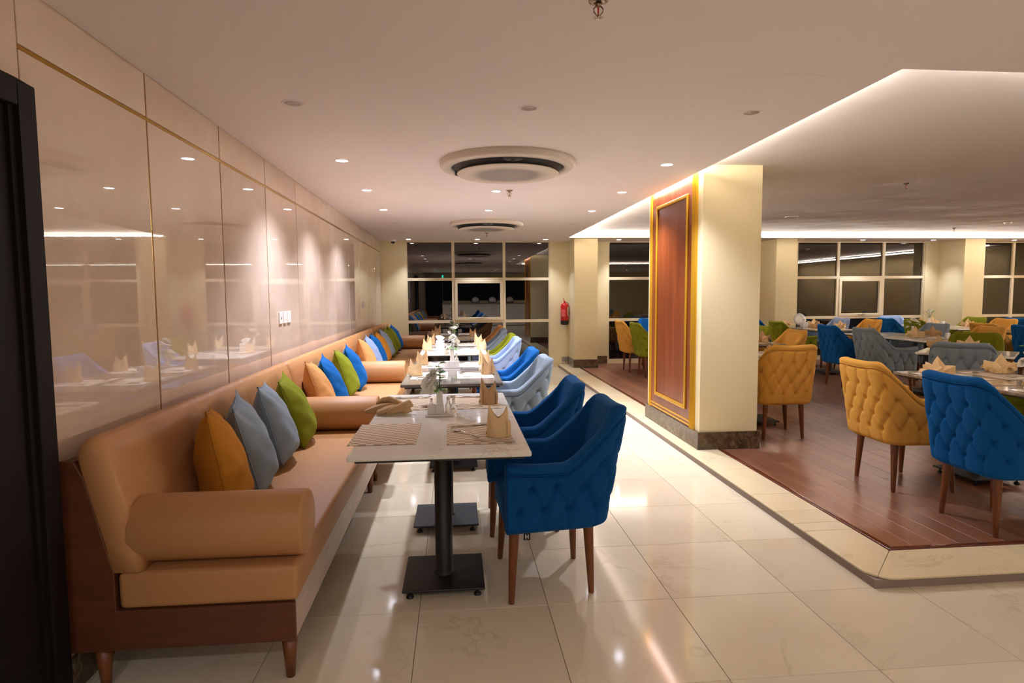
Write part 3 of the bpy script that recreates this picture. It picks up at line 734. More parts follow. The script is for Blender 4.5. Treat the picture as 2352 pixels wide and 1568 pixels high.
def ztop(i):
    x, y = X_[i], Y_[i]
    z = .652+.243*sm((-.045-x)/.225)
    if x > .04: z += .016*((x-.04)/.17)**2
    z += .008*min(1, (abs(y)/.17)**2)*(1 if x < -.2 else 0)
    return z
ZT = np.array([ztop(i) for i in range(len(S_))])
ZB = .335
ROWS = [.443, .543, .643, .743]; DS = .116
def buttons():
    B = {}
    for r, z in enumerate(ROWS):
        off = .5 if r % 2 == 0 else 0.
        for k in range(-8, 9):
            s = (k+off)*DS
            if abs(s) > S_[-1]-.05: continue
            zt = np.interp(s, S_, ZT)
            if z < zt-.075: B[(r, k)] = (s, z)
    return B
BUT = buttons()
def segs():
    sg = []
    for (r, k), (s, z) in BUT.items():
        off = .5 if r % 2 == 0 else 0.
        nb = [(r+1, k), (r+1, k+1)] if off else [(r+1, k-1), (r+1, k)]
        got = False
        for q in nb:
            if q in BUT: sg.append((s, z, *BUT[q])); got = True
        if not got: sg.append((s, z, s, np.interp(s, S_, ZT)-.05))
        if r == 0: sg.append((s, z, s, ZB+.005))
    return np.array(sg)
SG = segs(); BP = np.array(list(BUT.values()))
def tuft(s, z, zt):
    d = SG[:, 2:]-SG[:, :2]; p = np.array([s, z])-SG[:, :2]
    t = np.clip((p*d).sum(1)/(d*d).sum(1), 0, 1); dc = np.hypot(*(p-d*t[:, None]).T).min()
    db = np.hypot(BP[:, 0]-s, BP[:, 1]-z).min()
    h = .0135*(1-math.exp(-(dc/.0105))) - .027*math.exp(-(db/.015)**1.5) - .001
    f = sm((zt-.047-z)/.014)*sm((S_[-1]-abs(s))/.05)*sm((z-ZB)/.02)
    return h*f
def chair_shell():
    N = len(S_); NV = 62; V = []; prof_n = None
    for i in range(N):
        zt = ZT[i]; wb = sm((-X_[i]-.02)/.22); col = []
        fr = sm((S_[-1]-abs(S_[i]))/.02)   # roundness at the arm fronts
        th = .068
        def P(z, off):
            lean = .185*max(0, z-ZB)*wb; fl = 1+.05*(z-ZB)/.57*(1-wb)
            n = off
            return (X_[i]+NX_[i]*n-lean, (Y_[i]+NY_[i]*n)*fl, z)
        for j in range(NV):
            v = j/(NV-1); z = ZB+.0+(zt-.02-ZB)*v
            rb = -.022*max(0, 1-(z-ZB)/.035)**2
            groove = -.0045*math.exp(-((z-(zt-.046))/.004)**2) - .004*math.exp(-((z-(zt-.060))/.004)**2)
            bulge = .006*sm((z-(zt-.045))/.01)
            col.append(P(z, tuft(S_[i], z, zt)+rb+groove+bulge))
        for j in range(1, 9):
            a = PI*j/9; col.append(P(zt-.02+.021*math.sin(a), .006-th/2-.006+(th/2+.006)*math.cos(a)))
        for j in range(1, 13):
            v = j/12; z = (zt-.022)+(.40-(zt-.022))*v
            col.append(P(z, -th-.02*math.sin(PI*min(1, v*1.1))*.6-.012*v))
        col.append(P(ZB+.012, -th-.02)); col.append(P(ZB, -.045))
        prof_n = len(col); V += col
    F = []; n = prof_n
    for i in range(N-1):
        for j in range(n): F.append((i*n+j, (i+1)*n+j, (i+1)*n+(j+1) % n, i*n+(j+1) % n))
    F += [tuple(range(n)), tuple(reversed(range((N-1)*n, N*n)))]
    g = G().add(V, F); return g.mesh('shell', BLUE, True)
SHELL = chair_shell()
def piping_mesh():
    g = G()
    for dz in (.041, .054):
        pts = []
        for i in range(0, len(S_), 2):
            z = ZT[i]-dz; wb = sm((-X_[i]-.02)/.22); lean = .185*(z-ZB)*wb; fl = 1+.05*(z-ZB)/.57*(1-wb)
            pts.append((X_[i]+NX_[i]*.006-lean, (Y_[i]+NY_[i]*.006)*fl, z))
        g.tube(pts, .0028, 5)
    return g.mesh('piping', BLUE, True)
PIPING = piping_mesh()
SEAT = bev((-.225, -.205, .345), (.225, .205, .475), .028, 4, 'seat', BLUE, True)
# small fabric-covered button
BUTTON = G().lathe([(.0, .004), (.006, .003), (.009, 0)], 8, cap=False).mesh('button', BLUE, True)
def leg_mesh():
    return G().lathe([(.0, 0), (.0125, 0), (.014, .004), (.026, .35), (.026, .36)], 18, cap=False).mesh('leg', M['legwood'], True)
LEG = leg_mesh()
def base_chair():
    e = empty('tub_chair', (0, 0, 0), 0, '', 'chair')
    sh = obj('shell', SHELL, e, mat=BLUE); obj('piping', PIPING, sh, mat=BLUE)
    obj('seat', SEAT, e, mat=BLUE)
    for x, y, fx, fy in ((.175, .212, .196, .246), (.175, -.212, .196, -.246), (-.185, .172, -.198, .192), (-.185, -.172, -.198, -.192)):
        o = obj('leg', LEG, e, (fx, fy, 0)); v = Vector((x-fx, y-fy, .35)).normalized()
        o.rotation_euler = Vector((0, 0, 1)).rotation_difference(v).to_euler()
    return e
PROTO = base_chair(); used = [False]
def chair(x, y, deg, mt, label, z=0, group='upholstered tub chairs'):
    e = copy_tree(PROTO) if used[0] else PROTO; used[0] = True
    e.location = (x, y, z); e.rotation_euler = (0, 0, math.radians(deg)); sset(e, label, 'chair', group)
    for o in e.children:
        if o.name.startswith(('shell', 'seat')):
            o.material_slots[0].link = 'OBJECT'; o.material_slots[0].material = mt
            for q in o.children: q.material_slots[0].link = 'OBJECT'; q.material_slots[0].material = mt
    return e
g1 = 'tub chairs along the dining aisle'
c1 = chair(.425, 2.965, 180+2, NAVY, 'navy velvet tub chair at the nearest white table, with a tag hanging below', 0, g1)
obj('care_tag', bev((-.016, -.0015, -.05), (.016, .0015, .0), .001, 1, 'care_tag', M['black']), c1, (.12, .236, .345), (.0, .0, .0))
tl = G().box((-.008, -.0022, -.042), (-.004, -.0015, -.022)).box((.003, -.0022, -.042), (.007, -.0015, -.022)).box((-.004, -.0022, -.034), (.003, -.0015, -.031)).box((-.012, -.0022, -.016), (.012, -.0015, -.013))
obj('tag_mark', tl.mesh('tag_mark', M['plaster']), c1, (.12, .2355+.0034, .345), (0, 0, PI))
chair(.40, 3.745, 178, NAVY, 'navy velvet tub chair between the tagged navy chair and a grey chair', 0, g1)
chair(.43, 5.17, 181, GREY, 'grey velvet tub chair at the first grey marble table, beyond two navy chairs', 0, g1)
chair(.42, 5.95, 180, BLUE, 'bright blue tub chair between the grey and the pale blue chair', 0, g1)
chair(.42, 7.52, 180, LBLUE, 'pale blue tub chair at the bright white table down the aisle', 0, g1)
chair(.42, 8.22, 180, GREEN, 'olive green tub chair beyond the pale blue chair in the aisle', 0, g1)
chair(.40, 9.42, 180, GREY, 'grey tub chair beside the last aisle tables, before the tan chair', 0, g1)
chair(.42, 10.38, 180, TAN, 'tan tub chair at the far end of the aisle', 0, g1)
g2 = 'tub chairs on the wooden platform'
for x, y, dg, mt, lb in [
    (3.05, 5.585, 90, MUST, 'mustard tub chair with tufted back beside the panelled pillar'),
    (3.175, 4.03, 0, MUST, 'mustard tub chair with tufted back between the pillar and the big blue chair'),
    (3.19, 3.245, 0, BLUE, 'large blue tub chair with tufted back nearest on the platform'),
    (4.30, 4.12, 180, GREEN, 'green tub chair mostly hidden under the edge of the nearest platform table'),
    (4.94, 5.47, 42, GREY, 'grey tub chair seen from behind at the bare white square table'),
    (5.78, 6.32, 222, GREEN, 'green tub chair facing the viewer across the bare white square table'),
    (5.73, 7.62, 0, GREY, 'grey tub chair with tufted back and long arm, right of a blue chair'),
    (5.73, 8.42, 0, BLUE, 'blue tub chair with tufted back left of a grey one'),
    (4.03, 7.45, 180, MUST, 'mustard tub chair facing left at the taupe table behind the pillar'),
    (4.10, 8.45, 180, GREEN, 'light green tub chair just right of the pillar, before a darker green one'),
    (5.68, 9.75, 0, GREEN, 'green tub chair with tufted back behind the mustard chair near the pillar'),
    (5.72, 10.62, 0, BLUE, 'blue tub chair peeping out beside the pillar under the far wall'),
    (6.90, 7.62, 180, MUST, 'brown mustard tub chair overlapped by a green chair, facing left'),
    (6.86, 8.50, 180, GREY, 'grey tub chair with smooth inside, left of the flower vase'),
    (6.93, 10.02, 180, MUST, 'mustard tub chair with smooth inside below the wide far window'),
    (6.82, 10.72, 180, LBLUE, 'pale blue tub chair at the left below the wide far window'),
    (8.13, 10.42, 0, BLUE, 'small blue tub chair with tufted back below the wide far window'),
    (8.10, 9.70, 0, GREEN, 'dark green tub chair with tufted back behind white flowers'),
    (8.66, 11.10, 270, LBLUE, 'pale blue tub chair facing the viewer at the wide far window'),
    (9.30, 10.48, 180, GREEN, 'green tub chair with smooth inside before the far column'),
    (9.12, 9.68, 180, MUST, 'mustard tub chair with smooth inside near the right edge, below the last window'),
    (8.20, 8.44, 0, MUST, 'brown mustard tub chair with tufted back and sloping arm at the right'),
    (8.20, 7.74, 0, BLUE, 'blue tub chair cut by the right picture edge, before the brown mustard chair'),
    (10.20, 9.90, 0, BLUE, 'blue tub chair at the right edge below the last window'),
    (3.27, 9.82, 0, GREEN, 'green tub chair with tufted back left of the panelled pillar'),
    (3.22, 10.57, 0, MUST, 'mustard tub chair with tufted back before the narrow window'),
    (3.74, 11.15, 270, BLUE, 'blue tub chair just visible left of the panelled pillar')]:
    chair(x, y, dg, mt, lb, PZ, g2)

# ================================================================== TABLES
POLE = G().lathe([(.052, .046), (.052, .052), (.043, .054), (.043, .70)], 24, cap=False).mesh('pole', M['black'], True)
BASE = gbev(G().box((-.195, -.195, .036), (.195, .195, .048)), .004, 2, 'base_plate', M['black'])
FOOT = G().lathe([(.0, 0), (.018, 0), (.018, .005), (.012, .014), (.006, .016), (.006, .037)], 14, cap=False).mesh('foot', M['black'], True)
TOPS = {}
TS = .795
def table(x, y, mt, label, z=0, rz=0, sx=.79, sy=.80, h=.75, group='square restaurant tables'):
    e = empty('restaurant_table', (x, y, z), rz, label, 'table', group)
    k = (sx, sy)
    if k not in TOPS:
        TOPS[k] = (gbev(G().box((-sx/2, -sy/2, -.024), (sx/2, sy/2, 0)), .007, 3, 'table_top', M['whitemarble']),
                   gbev(G().box((-sx/2+.03, -sy/2+.02, -.036), (sx/2-.03, sy/2-.02, -.0242)), .002, 1, 'under_board', M['black']))
    o = obj('table_top', TOPS[k][0], e, (0, 0, h), mat=mt)
    obj('under_board', TOPS[k][1], e, (0, 0, h))
    p_ = obj('pole', POLE, e); p_.scale = (1, 1, (h-.036)/.70)
    obj('base_plate', BASE, e)
    for a in (-1, 1):
        for b in (-1, 1): obj('foot', FOOT, e, (a*.16, b*.16, 0))
    return e
W_, G_, B_ = M['whitemarble'], M['greymarble'], M['brownmarble']
AX = -.075
table(AX, 2.98, W_, 'white marble table in the foreground with woven check placemats')
table(AX, 3.785, W_, 'white marble table pushed against the foreground table, with the crumpled napkin')
table(-.035, 5.05, G_, 'grey marble table with paper mats, nearer of the first grey pair')
table(-.030, 5.87, G_, 'grey marble table holding the rose vase, farther of the first grey pair')
table(-.035, 7.46, W_, 'bright white table beside the pale blue chair')
table(-.025, 8.28, G_, 'grey marble table between the bright white table and the last pair')
table(-.015, 9.66, G_, 'grey marble table beside the far grey chair')
table(.0, 10.48, G_, 'grey marble table at the end window')
table(3.82, 4.075, B_, 'taupe marble table between the mustard and the hidden green chair', PZ)
table(3.82, 3.255, B_, 'taupe marble table beside the large blue chair', PZ)
table(5.25, 5.80, W_, 'bare white square table turned cornerwise behind the grey chair', PZ, math.radians(-48), .80, .68)
table(3.13, 6.13, W_, 'white table in front of the mustard chair beside the pillar', PZ, 0, .84, .80, .72)
table(3.60, 7.43, B_, 'taupe table with a star napkin seen right beside the pillar', PZ)
table(3.60, 8.25, B_, 'taupe table farther behind the pillar', PZ)
table(6.30, 7.60, W_, 'white table between the grey tufted chair and the brown mustard chair', PZ)
table(6.30, 8.42, W_, 'white table with a vase of white flowers and folded napkins', PZ)
table(6.28, 9.70, G_, 'grey table below the left part of the wide far window', PZ)
table(6.28, 10.54, G_, 'grey table with an upright white plate at the far window', PZ)
table(8.70, 7.80, G_, 'grey table at the right edge beside the brown mustard chair', PZ)
table(8.70, 8.62, G_, 'grey table with napkin beside the far mustard chair', PZ)
table(8.70, 9.78, W_, 'white table beyond the brown mustard chairs near the far column', PZ)
table(8.70, 10.60, W_, 'white table with a flower vase before the far column', PZ)
table(3.78, 9.95, G_, 'grey table seen left of the panelled pillar', PZ)

# ================================================================== TABLE SETTINGS
def solid(V, F, th, name, m, smooth=False, seg=0):
    me = mesh(name, V, F, smooth, m); bm = bmesh.new(); bm.from_mesh(me)
    bmesh.ops.remove_doubles(bm, verts=bm.verts, dist=1e-5); bmesh.ops.recalc_face_normals(bm, faces=bm.faces)
    bmesh.ops.solidify(bm, geom=bm.faces[:], thickness=th); bm.to_mesh(me); bm.free()
    if smooth: me.shade_smooth()
    return me
def mitre_napkin(seed):
    """standing folded napkin: two tall points, a wrapped lower cuff with diagonal folds"""
    rng = random.Random(seed); n = 28; V = []; F = []
    H1, H2 = .155+rng.uniform(-.008, .012), .135+rng.uniform(-.012, .01)
    rows_ = 7; n = 32
    for i in range(n):
        a = 2*PI*i/n; c, s = math.cos(a), math.sin(a)
        top = .088+((H1 if c > 0 else H2)-.088)*abs(c)**1.4          # two points on +x and -x, notches between
        for j in range(rows_):
            t = j/(rows_-1); z = top*t
            rx = .050-.006*t+.004*math.sin(PI*t); ry = .038-.022*t
            fold = 1+.05*math.sin(3*a+seed)+.035*math.sin(5*a+2*t*3)
            V.append((rx*c*fold, ry*s*fold, z))
    for i in range(n):
        k = (i+1) % n
        for j in range(rows_-1): F.append((i*rows_+j, k*rows_+j, k*rows_+j+1, i*rows_+j+1))
    m1 = solid(V, F, .003, 'napkin_body', M['napkin'])
    # two crossing wrapped bands with slanting upper edges
    g = G(); mrow = 4; n2 = 20
    for q, rad in ((1, 1.14), (-1, 1.26)):
        V = []; F = []
        for i in range(n2):
            u = i/(n2-1); a = -PI/2-q*PI*.72+q*1.44*PI*u; c, s = math.cos(a), math.sin(a)
            lo = .0 if q > 0 else .004; top = .022+.078*u**1.3-(.012 if q < 0 else 0)
            for j in range(mrow):
                z = lo+(top-lo)*j/(mrow-1); r = rad+.07*math.sin(PI*j/(mrow-1))-.10*u
                V.append((.049*c*r, .037*s*r, z))
        for i in range(n2-1):
            for j in range(mrow-1): F.append((i*mrow+j, (i+1)*mrow+j, (i+1)*mrow+j+1, i*mrow+j+1))
        g.add(V, F)
    m2 = solid(g.V, g.F, .0025, 'cuff', M['napkin'])
    return m1, m2
MIT = [mitre_napkin(s) for s in (1, 2, 3)]
def star_napkin(seed):
    rng = random.Random(seed); V = [(0, 0, .150)]; F = []; k = 5
    for i in range(k):
        a = 2*PI*i/k+rng.uniform(-.15, .15); r = .104+rng.uniform(-.010, .010); zt = .075+rng.uniform(0, .03)
        b = a+PI/k
        V += [(r*math.cos(a), r*math.sin(a), zt),                # tip of a petal
              (r*1.02*math.cos(a+.10), r*1.02*math.sin(a+.10), zt*.35),
              (.040*math.cos(b), .040*math.sin(b), .040),          # valley
              (.052*math.cos(b), .052*math.sin(b), 0),             # valley foot
              (.075*math.cos(a), .075*math.sin(a), 0),
              (.045*math.cos(a), .045*math.sin(a), .082)]          # ridge mid
    q = lambda i, j: 1+6*(i % k)+j
    for i in range(k):
        F += [(0, q(i, 5), q(i, 2)), (q(i, 5), q(i, 0), q(i, 2)), (q(i, 2), q(i, 0), q(i, 1)), (q(i, 2), q(i, 1), q(i, 4), q(i, 3)),
              (0, q(i-1, 2), q(i, 5)), (q(i-1, 2), q(i, 0), q(i, 5)), (q(i-1, 2), q(i, 1), q(i, 0)), (q(i-1, 2), q(i-1, 3), q(i, 4), q(i, 1))]
    m = mesh('napkin_body', V, F, False, M['napkin'])
    bm = bmesh.new(); bm.from_mesh(m); bmesh.ops.subdivide_edges(bm, edges=bm.edges[:], cuts=1, use_grid_fill=True)
    for v in bm.verts:
        if v.co.z > .002: v.co += Vector((math.sin(v.co.y*90+seed), math.sin(v.co.x*80+2*seed), math.sin(v.co.x*110+v.co.y*70)))*.0022
    bmesh.ops.recalc_face_normals(bm, faces=bm.faces); bmesh.ops.solidify(bm, geom=bm.faces[:], thickness=.002); bm.to_mesh(m); bm.free()
    # the two rolled loops at the sides
    g = G()
    for sgn in (-1, 1):
        pts = []
        for i in range(13):
            a = PI*1.5*i/12-.4; pts.append((.035+.016*math.cos(a)*0, sgn*(.085+.024*math.cos(a)), .034+.022*math.sin(a)))
        Vv = []
        for (x, y, z) in pts: Vv += [(x-.03, y, z), (x+.02, y, z)]
        g.add(Vv, [(2*i, 2*i+2, 2*i+3, 2*i+1) for i in range(12)])
    m2 = solid(g.V, g.F, .003, 'loop', M['napkin'], True)
    return m, m2
STAR = [star_napkin(s) for s in (1, 2, 3)]
def napkin(kind, i, x, y, z, rz, label, mt=None, sc=1, group=None):
    mt = mt or M['napkin']
    e = empty('folded_napkin', (x, y, z), math.radians(rz), label, 'napkin', group or 'folded linen napkins')
    a, b = (MIT if kind == 'mitre' else STAR)[i % 3]
    obj('napkin_body', a, e, mat=mt); obj('cuff' if kind == 'mitre' else 'loop', b, e, mat=mt); e.scale = (sc,)*3
    return e
MATM = {'woven': bev((-.155, -.225, .0006), (.155, .225, .0036), .001, 1, 'placemat', M['woven']), 'paper': bev((-.15, -.22, .0006), (.15, .22, .0018), .0004, 1, 'placemat', M['paper'])}
BAND = bev((-.15, -.22, .0019), (-.105, .22, .0024), .0001, 1, 'border_band', M['china'])
# cutlery: handle towards -x, head towards +x
def spoon_mesh():
    g = G()
    n = 10; V = []; F = []
    pts = [(-.105, .0055, .002), (-.09, .0065, .003), (-.04, .0035, .006), (.02, .003, .009), (.035, .004, .007)]
    for x, w_, z in pts: V += [(x, -w_, z), (x, w_, z), (x, w_*.8, z+.0022), (x, -w_*.8, z+.0022)]
    for i in range(len(pts)-1):
        for k in range(4): F.append((i*4+k, i*4+(k+1) % 4, i*4+4+(k+1) % 4, i*4+4+k))
    F += [(3, 2, 1, 0), (16, 17, 18, 19)]
    g.add(V, F)
    V = [(.066, 0, .0012)]; F = []
    for r in (1, 2):
        for i in range(16):
            a = 2*PI*i/16; k = r/2
            V.append((.066+.032*k*math.cos(a), .0195*k*math.sin(a), .0012+.0085*k*k))
    for i in range(16):
        j = (i+1) % 16; F.append((0, 1+i, 1+j)); F.append((1+i, 17+i, 17+j, 1+j))
    b = solid(V, F, .0012, 'bowl', M['steel'], True)
    return g.mesh('handle', M['steel'], True), b
def fork_mesh():
    g = G(); V = []; F = []
    pts = [(-.105, .0055, .002), (-.09, .0065, .003), (-.03, .0033, .007), (.025, .003, .011), (.04, .009, .008), (.055, .011, .005)]
    for x, w_, z in pts: V += [(x, -w_, z), (x, w_, z), (x, w_*.9, z+.002), (x, -w_*.9, z+.002)]
    for i in range(len(pts)-1):
        for k in range(4): F.append((i*4+k, i*4+(k+1) % 4, i*4+4+(k+1) % 4, i*4+4+k))
    F += [(3, 2, 1, 0), (20, 21, 22, 23)]
    g.add(V, F); t = G()
    for y in (-.0093, -.0031, .0031, .0093): t.tube([(.053, y, .006), (.075, y, .005), (.1, y, .011)], .0015, 5)
    return g.mesh('handle', M['steel'], True), t.mesh('tines', M['steel'])
def knife_mesh():
    a = gbev(G().box((-.11, -.0075, .0008), (.0, .0075, .0085)), .003, 2, 'handle', M['steel'], True)
    b = G().prism([(.0, -.006), (.1, -.009), (.115, -.002), (.11, .006), (.0, .0065)], .0035, .0052, 'z').mesh('blade', M['steel'])
    return a, b
SP, FK, KN = spoon_mesh(), fork_mesh(), knife_mesh()
def cutlery(kind, x, y, z, rz, label, tilt=0):
    a, b = {'spoon': SP, 'fork': FK, 'knife': KN}[kind]
    e = empty(kind, (x, y, z), math.radians(rz), label, kind, 'steel cutlery on the mats')
    obj('handle', a, e); obj({'spoon': 'bowl', 'fork': 'tines', 'knife': 'blade'}[kind], b, e); return e
def placemat(kind, x, y, z, rz, label):
    o = obj('placemat', MATM[kind], None, (x, y, z), (0, 0, math.radians(rz))); sset(o, label, 'placemat', 'placemats on the tables')
    if kind == 'paper': obj('border_band', BAND, o)
    return o
def setting(tx, ty, tz, side, kind, i, where, nap='mitre', nap_pos=None, mt=None, cut=True, mat_=True, nrz=None, dx=.19):
    """side -1: sofa side, +1: chair side; the sitter looks along -side*x"""
    mx, my = tx+side*dx, ty
    if mat_: placemat(kind, mx, my, tz, 180 if side > 0 else 0, '%s placemat %s' % ({'woven': 'woven beige check', 'paper': 'plain cream paper'}[kind], where))
    z1 = tz+.0042
    hx = 180 if side > 0 else 0
    if cut:
        cutlery('fork', mx-side*.0, my-side*.17, z1, hx+random.uniform(-4, 4), 'steel fork %s' % where)
        cutlery('knife', mx-side*.0, my+side*.155, z1, hx+random.uniform(-4, 4), 'steel knife %s' % where)
        cutlery('spoon', mx-side*.05, my+side*.09, z1, hx+random.uniform(-6, 6)+side*8, 'steel spoon %s' % where)
    px, py = nap_pos or (mx+side*.07, my-side*.03)
    if nap: napkin(nap, i, px, py, z1, nrz if nrz is not None else (180 if side > 0 else 0)+random.uniform(-15, 15), 'folded cream napkin standing %s' % where, mt)
TZ = .75
# foreground pair
placemat('woven', .105, 2.955, TZ, 180, 'woven beige check placemat under the spoon and napkin of the foreground table, chair side')
placemat('woven', -.345, 2.99, TZ, 0, 'empty woven beige check placemat overhanging the sofa edge of the foreground table')
placemat('woven', .11, 3.82, TZ, 180, 'woven beige check placemat before the second navy chair')
placemat('woven', -.295, 3.825, TZ, 0, 'woven beige check placemat beside the crumpled napkin')
zc = TZ+.0042
napkin('mitre', 0, .195, 2.875, zc, 175, 'folded cream napkin standing in front of the tagged navy chair')
napkin('mitre', 1, .195, 3.745, zc, 185, 'folded beige napkin standing in front of the second navy chair', M['napkin_brown'])
cutlery('spoon', .035, 2.935, zc, 129, 'steel spoon lying aslant on the foreground chair-side placemat')
cutlery('knife', .075, 3.11, zc, 195, 'steel knife along the far edge of the foreground placemat')
cutlery('fork', .165, 2.765, zc, 163, 'steel fork along the near edge of the foreground placemat')
cutlery('spoon', .03, 4.0, zc, 170, 'steel spoon at the far edge of the second navy chair placemat')
cutlery('knife', .12, 3.985, zc, 181, 'steel knife at the far edge of the second navy chair placemat')
cutlery('fork', .05, 3.66, zc, 176, 'steel fork on the near edge of the second navy chair placemat')
cutlery('fork', -.27, 3.99, zc, 5, 'steel fork at the far edge of the sofa side mat beyond the crumpled napkin')
cutlery('knife', -.36, 4.0, zc, 3, 'steel knife at the far edge of the sofa side mat beyond the crumpled napkin')
cutlery('spoon', -.25, 3.66, zc, 14, 'steel spoon right beside the crumpled napkin')
# crumpled napkin
def crumple():
    g = G()
    def roll(path, wid, hgt, seed, n=18):
        """a loosely folded strip of cloth: flattened tube with pinched creases along it"""
        m = len(path); V = []; F = []
        for i, p in enumerate(path):
            p = Vector(p); t = (Vector(path[min(i+1, m-1)])-Vector(path[max(i-1, 0)])).normalized(); a = Vector((-t.y, t.x, 0)).normalized()
            f = i/(m-1); tw = 1.2*f+seed
            for k in range(n):
                th = 2*PI*k/n
                cr = 1+.20*math.sin(3*th+tw*2.2)+.14*abs(math.sin(2.5*th+seed))-.10*math.sin(7*th+4*f)
                V.append(p+a*(wid[i]*cr*math.cos(th))+Vector((0, 0, 1))*max(hgt[i]*cr*math.sin(th)*(1+.3*math.sin(2*th+tw)), -p.z+.0005))
        for i in range(m-1):
            for k in range(n): F.append((i*n+k, i*n+(k+1) % n, (i+1)*n+(k+1) % n, (i+1)*n+k))
        F.append(tuple(reversed(range(n)))); F.append(tuple(range((m-1)*n, m*n)))
        g.add(V, F)
    roll([(-.145, -.01, .012), (-.10, .0, .022), (-.05, .012, .034), (0, .02, .040), (.05, .012, .036), (.10, 0, .026), (.125, -.01, .018)], [.008, .026, .040, .045, .042, .032, .014], [.006, .018, .026, .028, .026, .020, .010], .4)
    roll([(-.09, .035, .050), (-.05, .04, .070), (0, .035, .072), (.05, .02, .056), (.085, .0, .034)], [.012, .024, .026, .024, .012], [.010, .020, .022, .018, .010], 2.1)
    roll([(.0, -.05, .014), (.04, -.045, .026), (.08, -.02, .038), (.11, .02, .05), (.115, .045, .046)], [.012, .020, .022, .020, .010], [.010, .016, .018, .018, .012], 3.7)
    roll([(-.06, -.045, .012), (-.02, -.04, .024), (.03, -.02, .04), (.06, .02, .052)], [.014, .024, .022, .010], [.010, .015, .015, .008], 5.2)
    return g.mesh('crumpled_napkin', M['napkin_brown'], True)
o = obj('crumpled_napkin', crumple(), None, (-.385, 3.50, TZ+.004), (0, 0, math.radians(-12)))
sset(o, 'crumpled beige cloth napkin dropped at the sofa edge of the white table', 'napkin')

# aisle tables, one by one
setting(-.035, 5.14, TZ, -1, 'paper', 0, 'on the sofa side of the first grey marble table', nap_pos=(-.345, 5.15))
setting(-.035, 5.14, TZ, 1, 'paper', 1, 'before the grey chair in the aisle', nap_pos=(.265, 5.17), mt=M['napkin_brown'])
setting(-.03, 5.92, TZ, -1, 'paper', 2, 'on the sofa side of the rose vase table', nap_pos=(-.33, 5.93), mt=M['napkin_brown'])
setting(-.03, 5.92, TZ, 1, 'paper', 0, 'before the bright blue chair', nap_pos=(.27, 5.88))
setting(-.035, 7.5, TZ, -1, 'paper', 1, 'on the sofa side of the bright white table', nap_pos=(-.355, 7.50))
setting(-.035, 7.5, TZ, 1, 'paper', 2, 'before the pale blue aisle chair', nap_pos=(.31, 7.50))
setting(-.025, 8.32, TZ, -1, 'paper', 0, 'on the sofa side, beyond the bright white table', nap_pos=(-.345, 8.36), mt=M['napkin_brown'])
setting(-.025, 8.32, TZ, 1, 'paper', 1, 'before the olive green aisle chair', nap_pos=(.30, 8.30))
setting(-.015, 9.7, TZ, -1, 'paper', 2, 'on the sofa side of the table beside the far grey chair', nap_pos=(-.335, 9.72), mt=M['napkin_brown'])
setting(-.015, 9.7, TZ, 1, 'paper', 0, 'before the far grey aisle chair', nap_pos=(.265, 9.70), mt=M['napkin_brown'])
setting(.0, 10.5, TZ, -1, 'paper', 1, 'on the sofa side of the end window table', nap_pos=(-.315, 10.52), mt=M['napkin_brown'])
setting(.0, 10.5, TZ, 1, 'paper', 2, 'before the tan aisle chair', nap_pos=(.29, 10.48), mt=M['napkin_brown'], nap=None)
# platform tables
PT = PZ+.75
for x, y, k, rz, lb, mt in [
    (3.51, 4.13, 0, 100, 'star-folded cream napkin in front of the nearer mustard chair back', None),
    (3.62, 3.42, 1, 30, 'star-folded cream napkin at the right edge before the large blue chair', None),
    (4.12, 4.24, 2, 200, 'star-folded cream napkin at the far edge of the taupe table, by white flowers', None),
    (5.47, 6.02, 1, 60, 'star-folded napkin rising behind the back of the grey cornerwise chair', None),
    (5.22, 6.14, 2, 10, 'flatter beige star napkin behind the grey cornerwise chair', M['napkin_brown']),
    (6.22, 7.72, 0, 90, 'large star napkin in front of the grey tufted platform chair', None),
    (6.58, 7.86, 2, 240, 'beige star napkin in front of the brown mustard chair', M['napkin_brown']),
    (6.14, 8.55, 1, 70, 'beige star napkin just above the grey tufted chair back', M['napkin_brown']),
    (6.10, 9.80, 2, 80, 'brown star napkin beside an upright white plate', M['napkin_brown']),
    (6.50, 9.78, 1, 200, 'cream star napkin above the blue chair back by the far window', None),
    (6.55, 10.62, 0, 150, 'pinkish star napkin right of the upright white plate', None),
    (6.02, 10.68, 2, 20, 'pale star napkin behind the dark green chair near the pillar', None),
    (3.82, 7.30, 1, 60, 'beige star napkin on the taupe table right beside the pillar', M['napkin_brown']),
    (3.36, 6.12, 0, 110, 'beige star napkin on the table of the mustard chair beside the pillar', M['napkin_brown']),
    (8.92, 10.66, 2, 160, 'white star napkin right of the flower vase by the far column', None),
    (8.50, 10.45, 0, 40, 'brown star napkin left of the flower vase by the far column', M['napkin_brown']),
    (8.95, 9.9, 1, 210, 'cream star napkin before the mustard chair below the last window', None),
    (8.92, 8.66, 2, 120, 'brown star napkin at the right edge before the far blue chair', M['napkin_brown']),
    (3.62, 9.95, 1, 60, 'cream star napkin left of the panelled pillar', None)]:
    napkin('star', k, x, y, (PZ+.72 if y == 6.12 else PT)+.0045, rz, lb, mt)
setting(3.82, 4.13, PT, -1, 'paper', 0, 'before the nearer mustard platform chair', nap=None)
setting(3.82, 3.30, PT, -1, 'paper', 0, 'before the large blue platform chair', nap=None)
setting(3.82, 4.13, PT, 1, 'paper', 0, 'before the hidden green platform chair', nap=None)
setting(6.30, 7.66, PT, -1, 'paper', 0, 'before the grey tufted platform chair', nap=None)
setting(6.30, 8.48, PT, -1, 'paper', 0, 'before the blue tufted platform chair', nap=None)
setting(6.30, 7.66, PT, 1, 'paper', 0, 'before the brown mustard platform chair', nap=None)
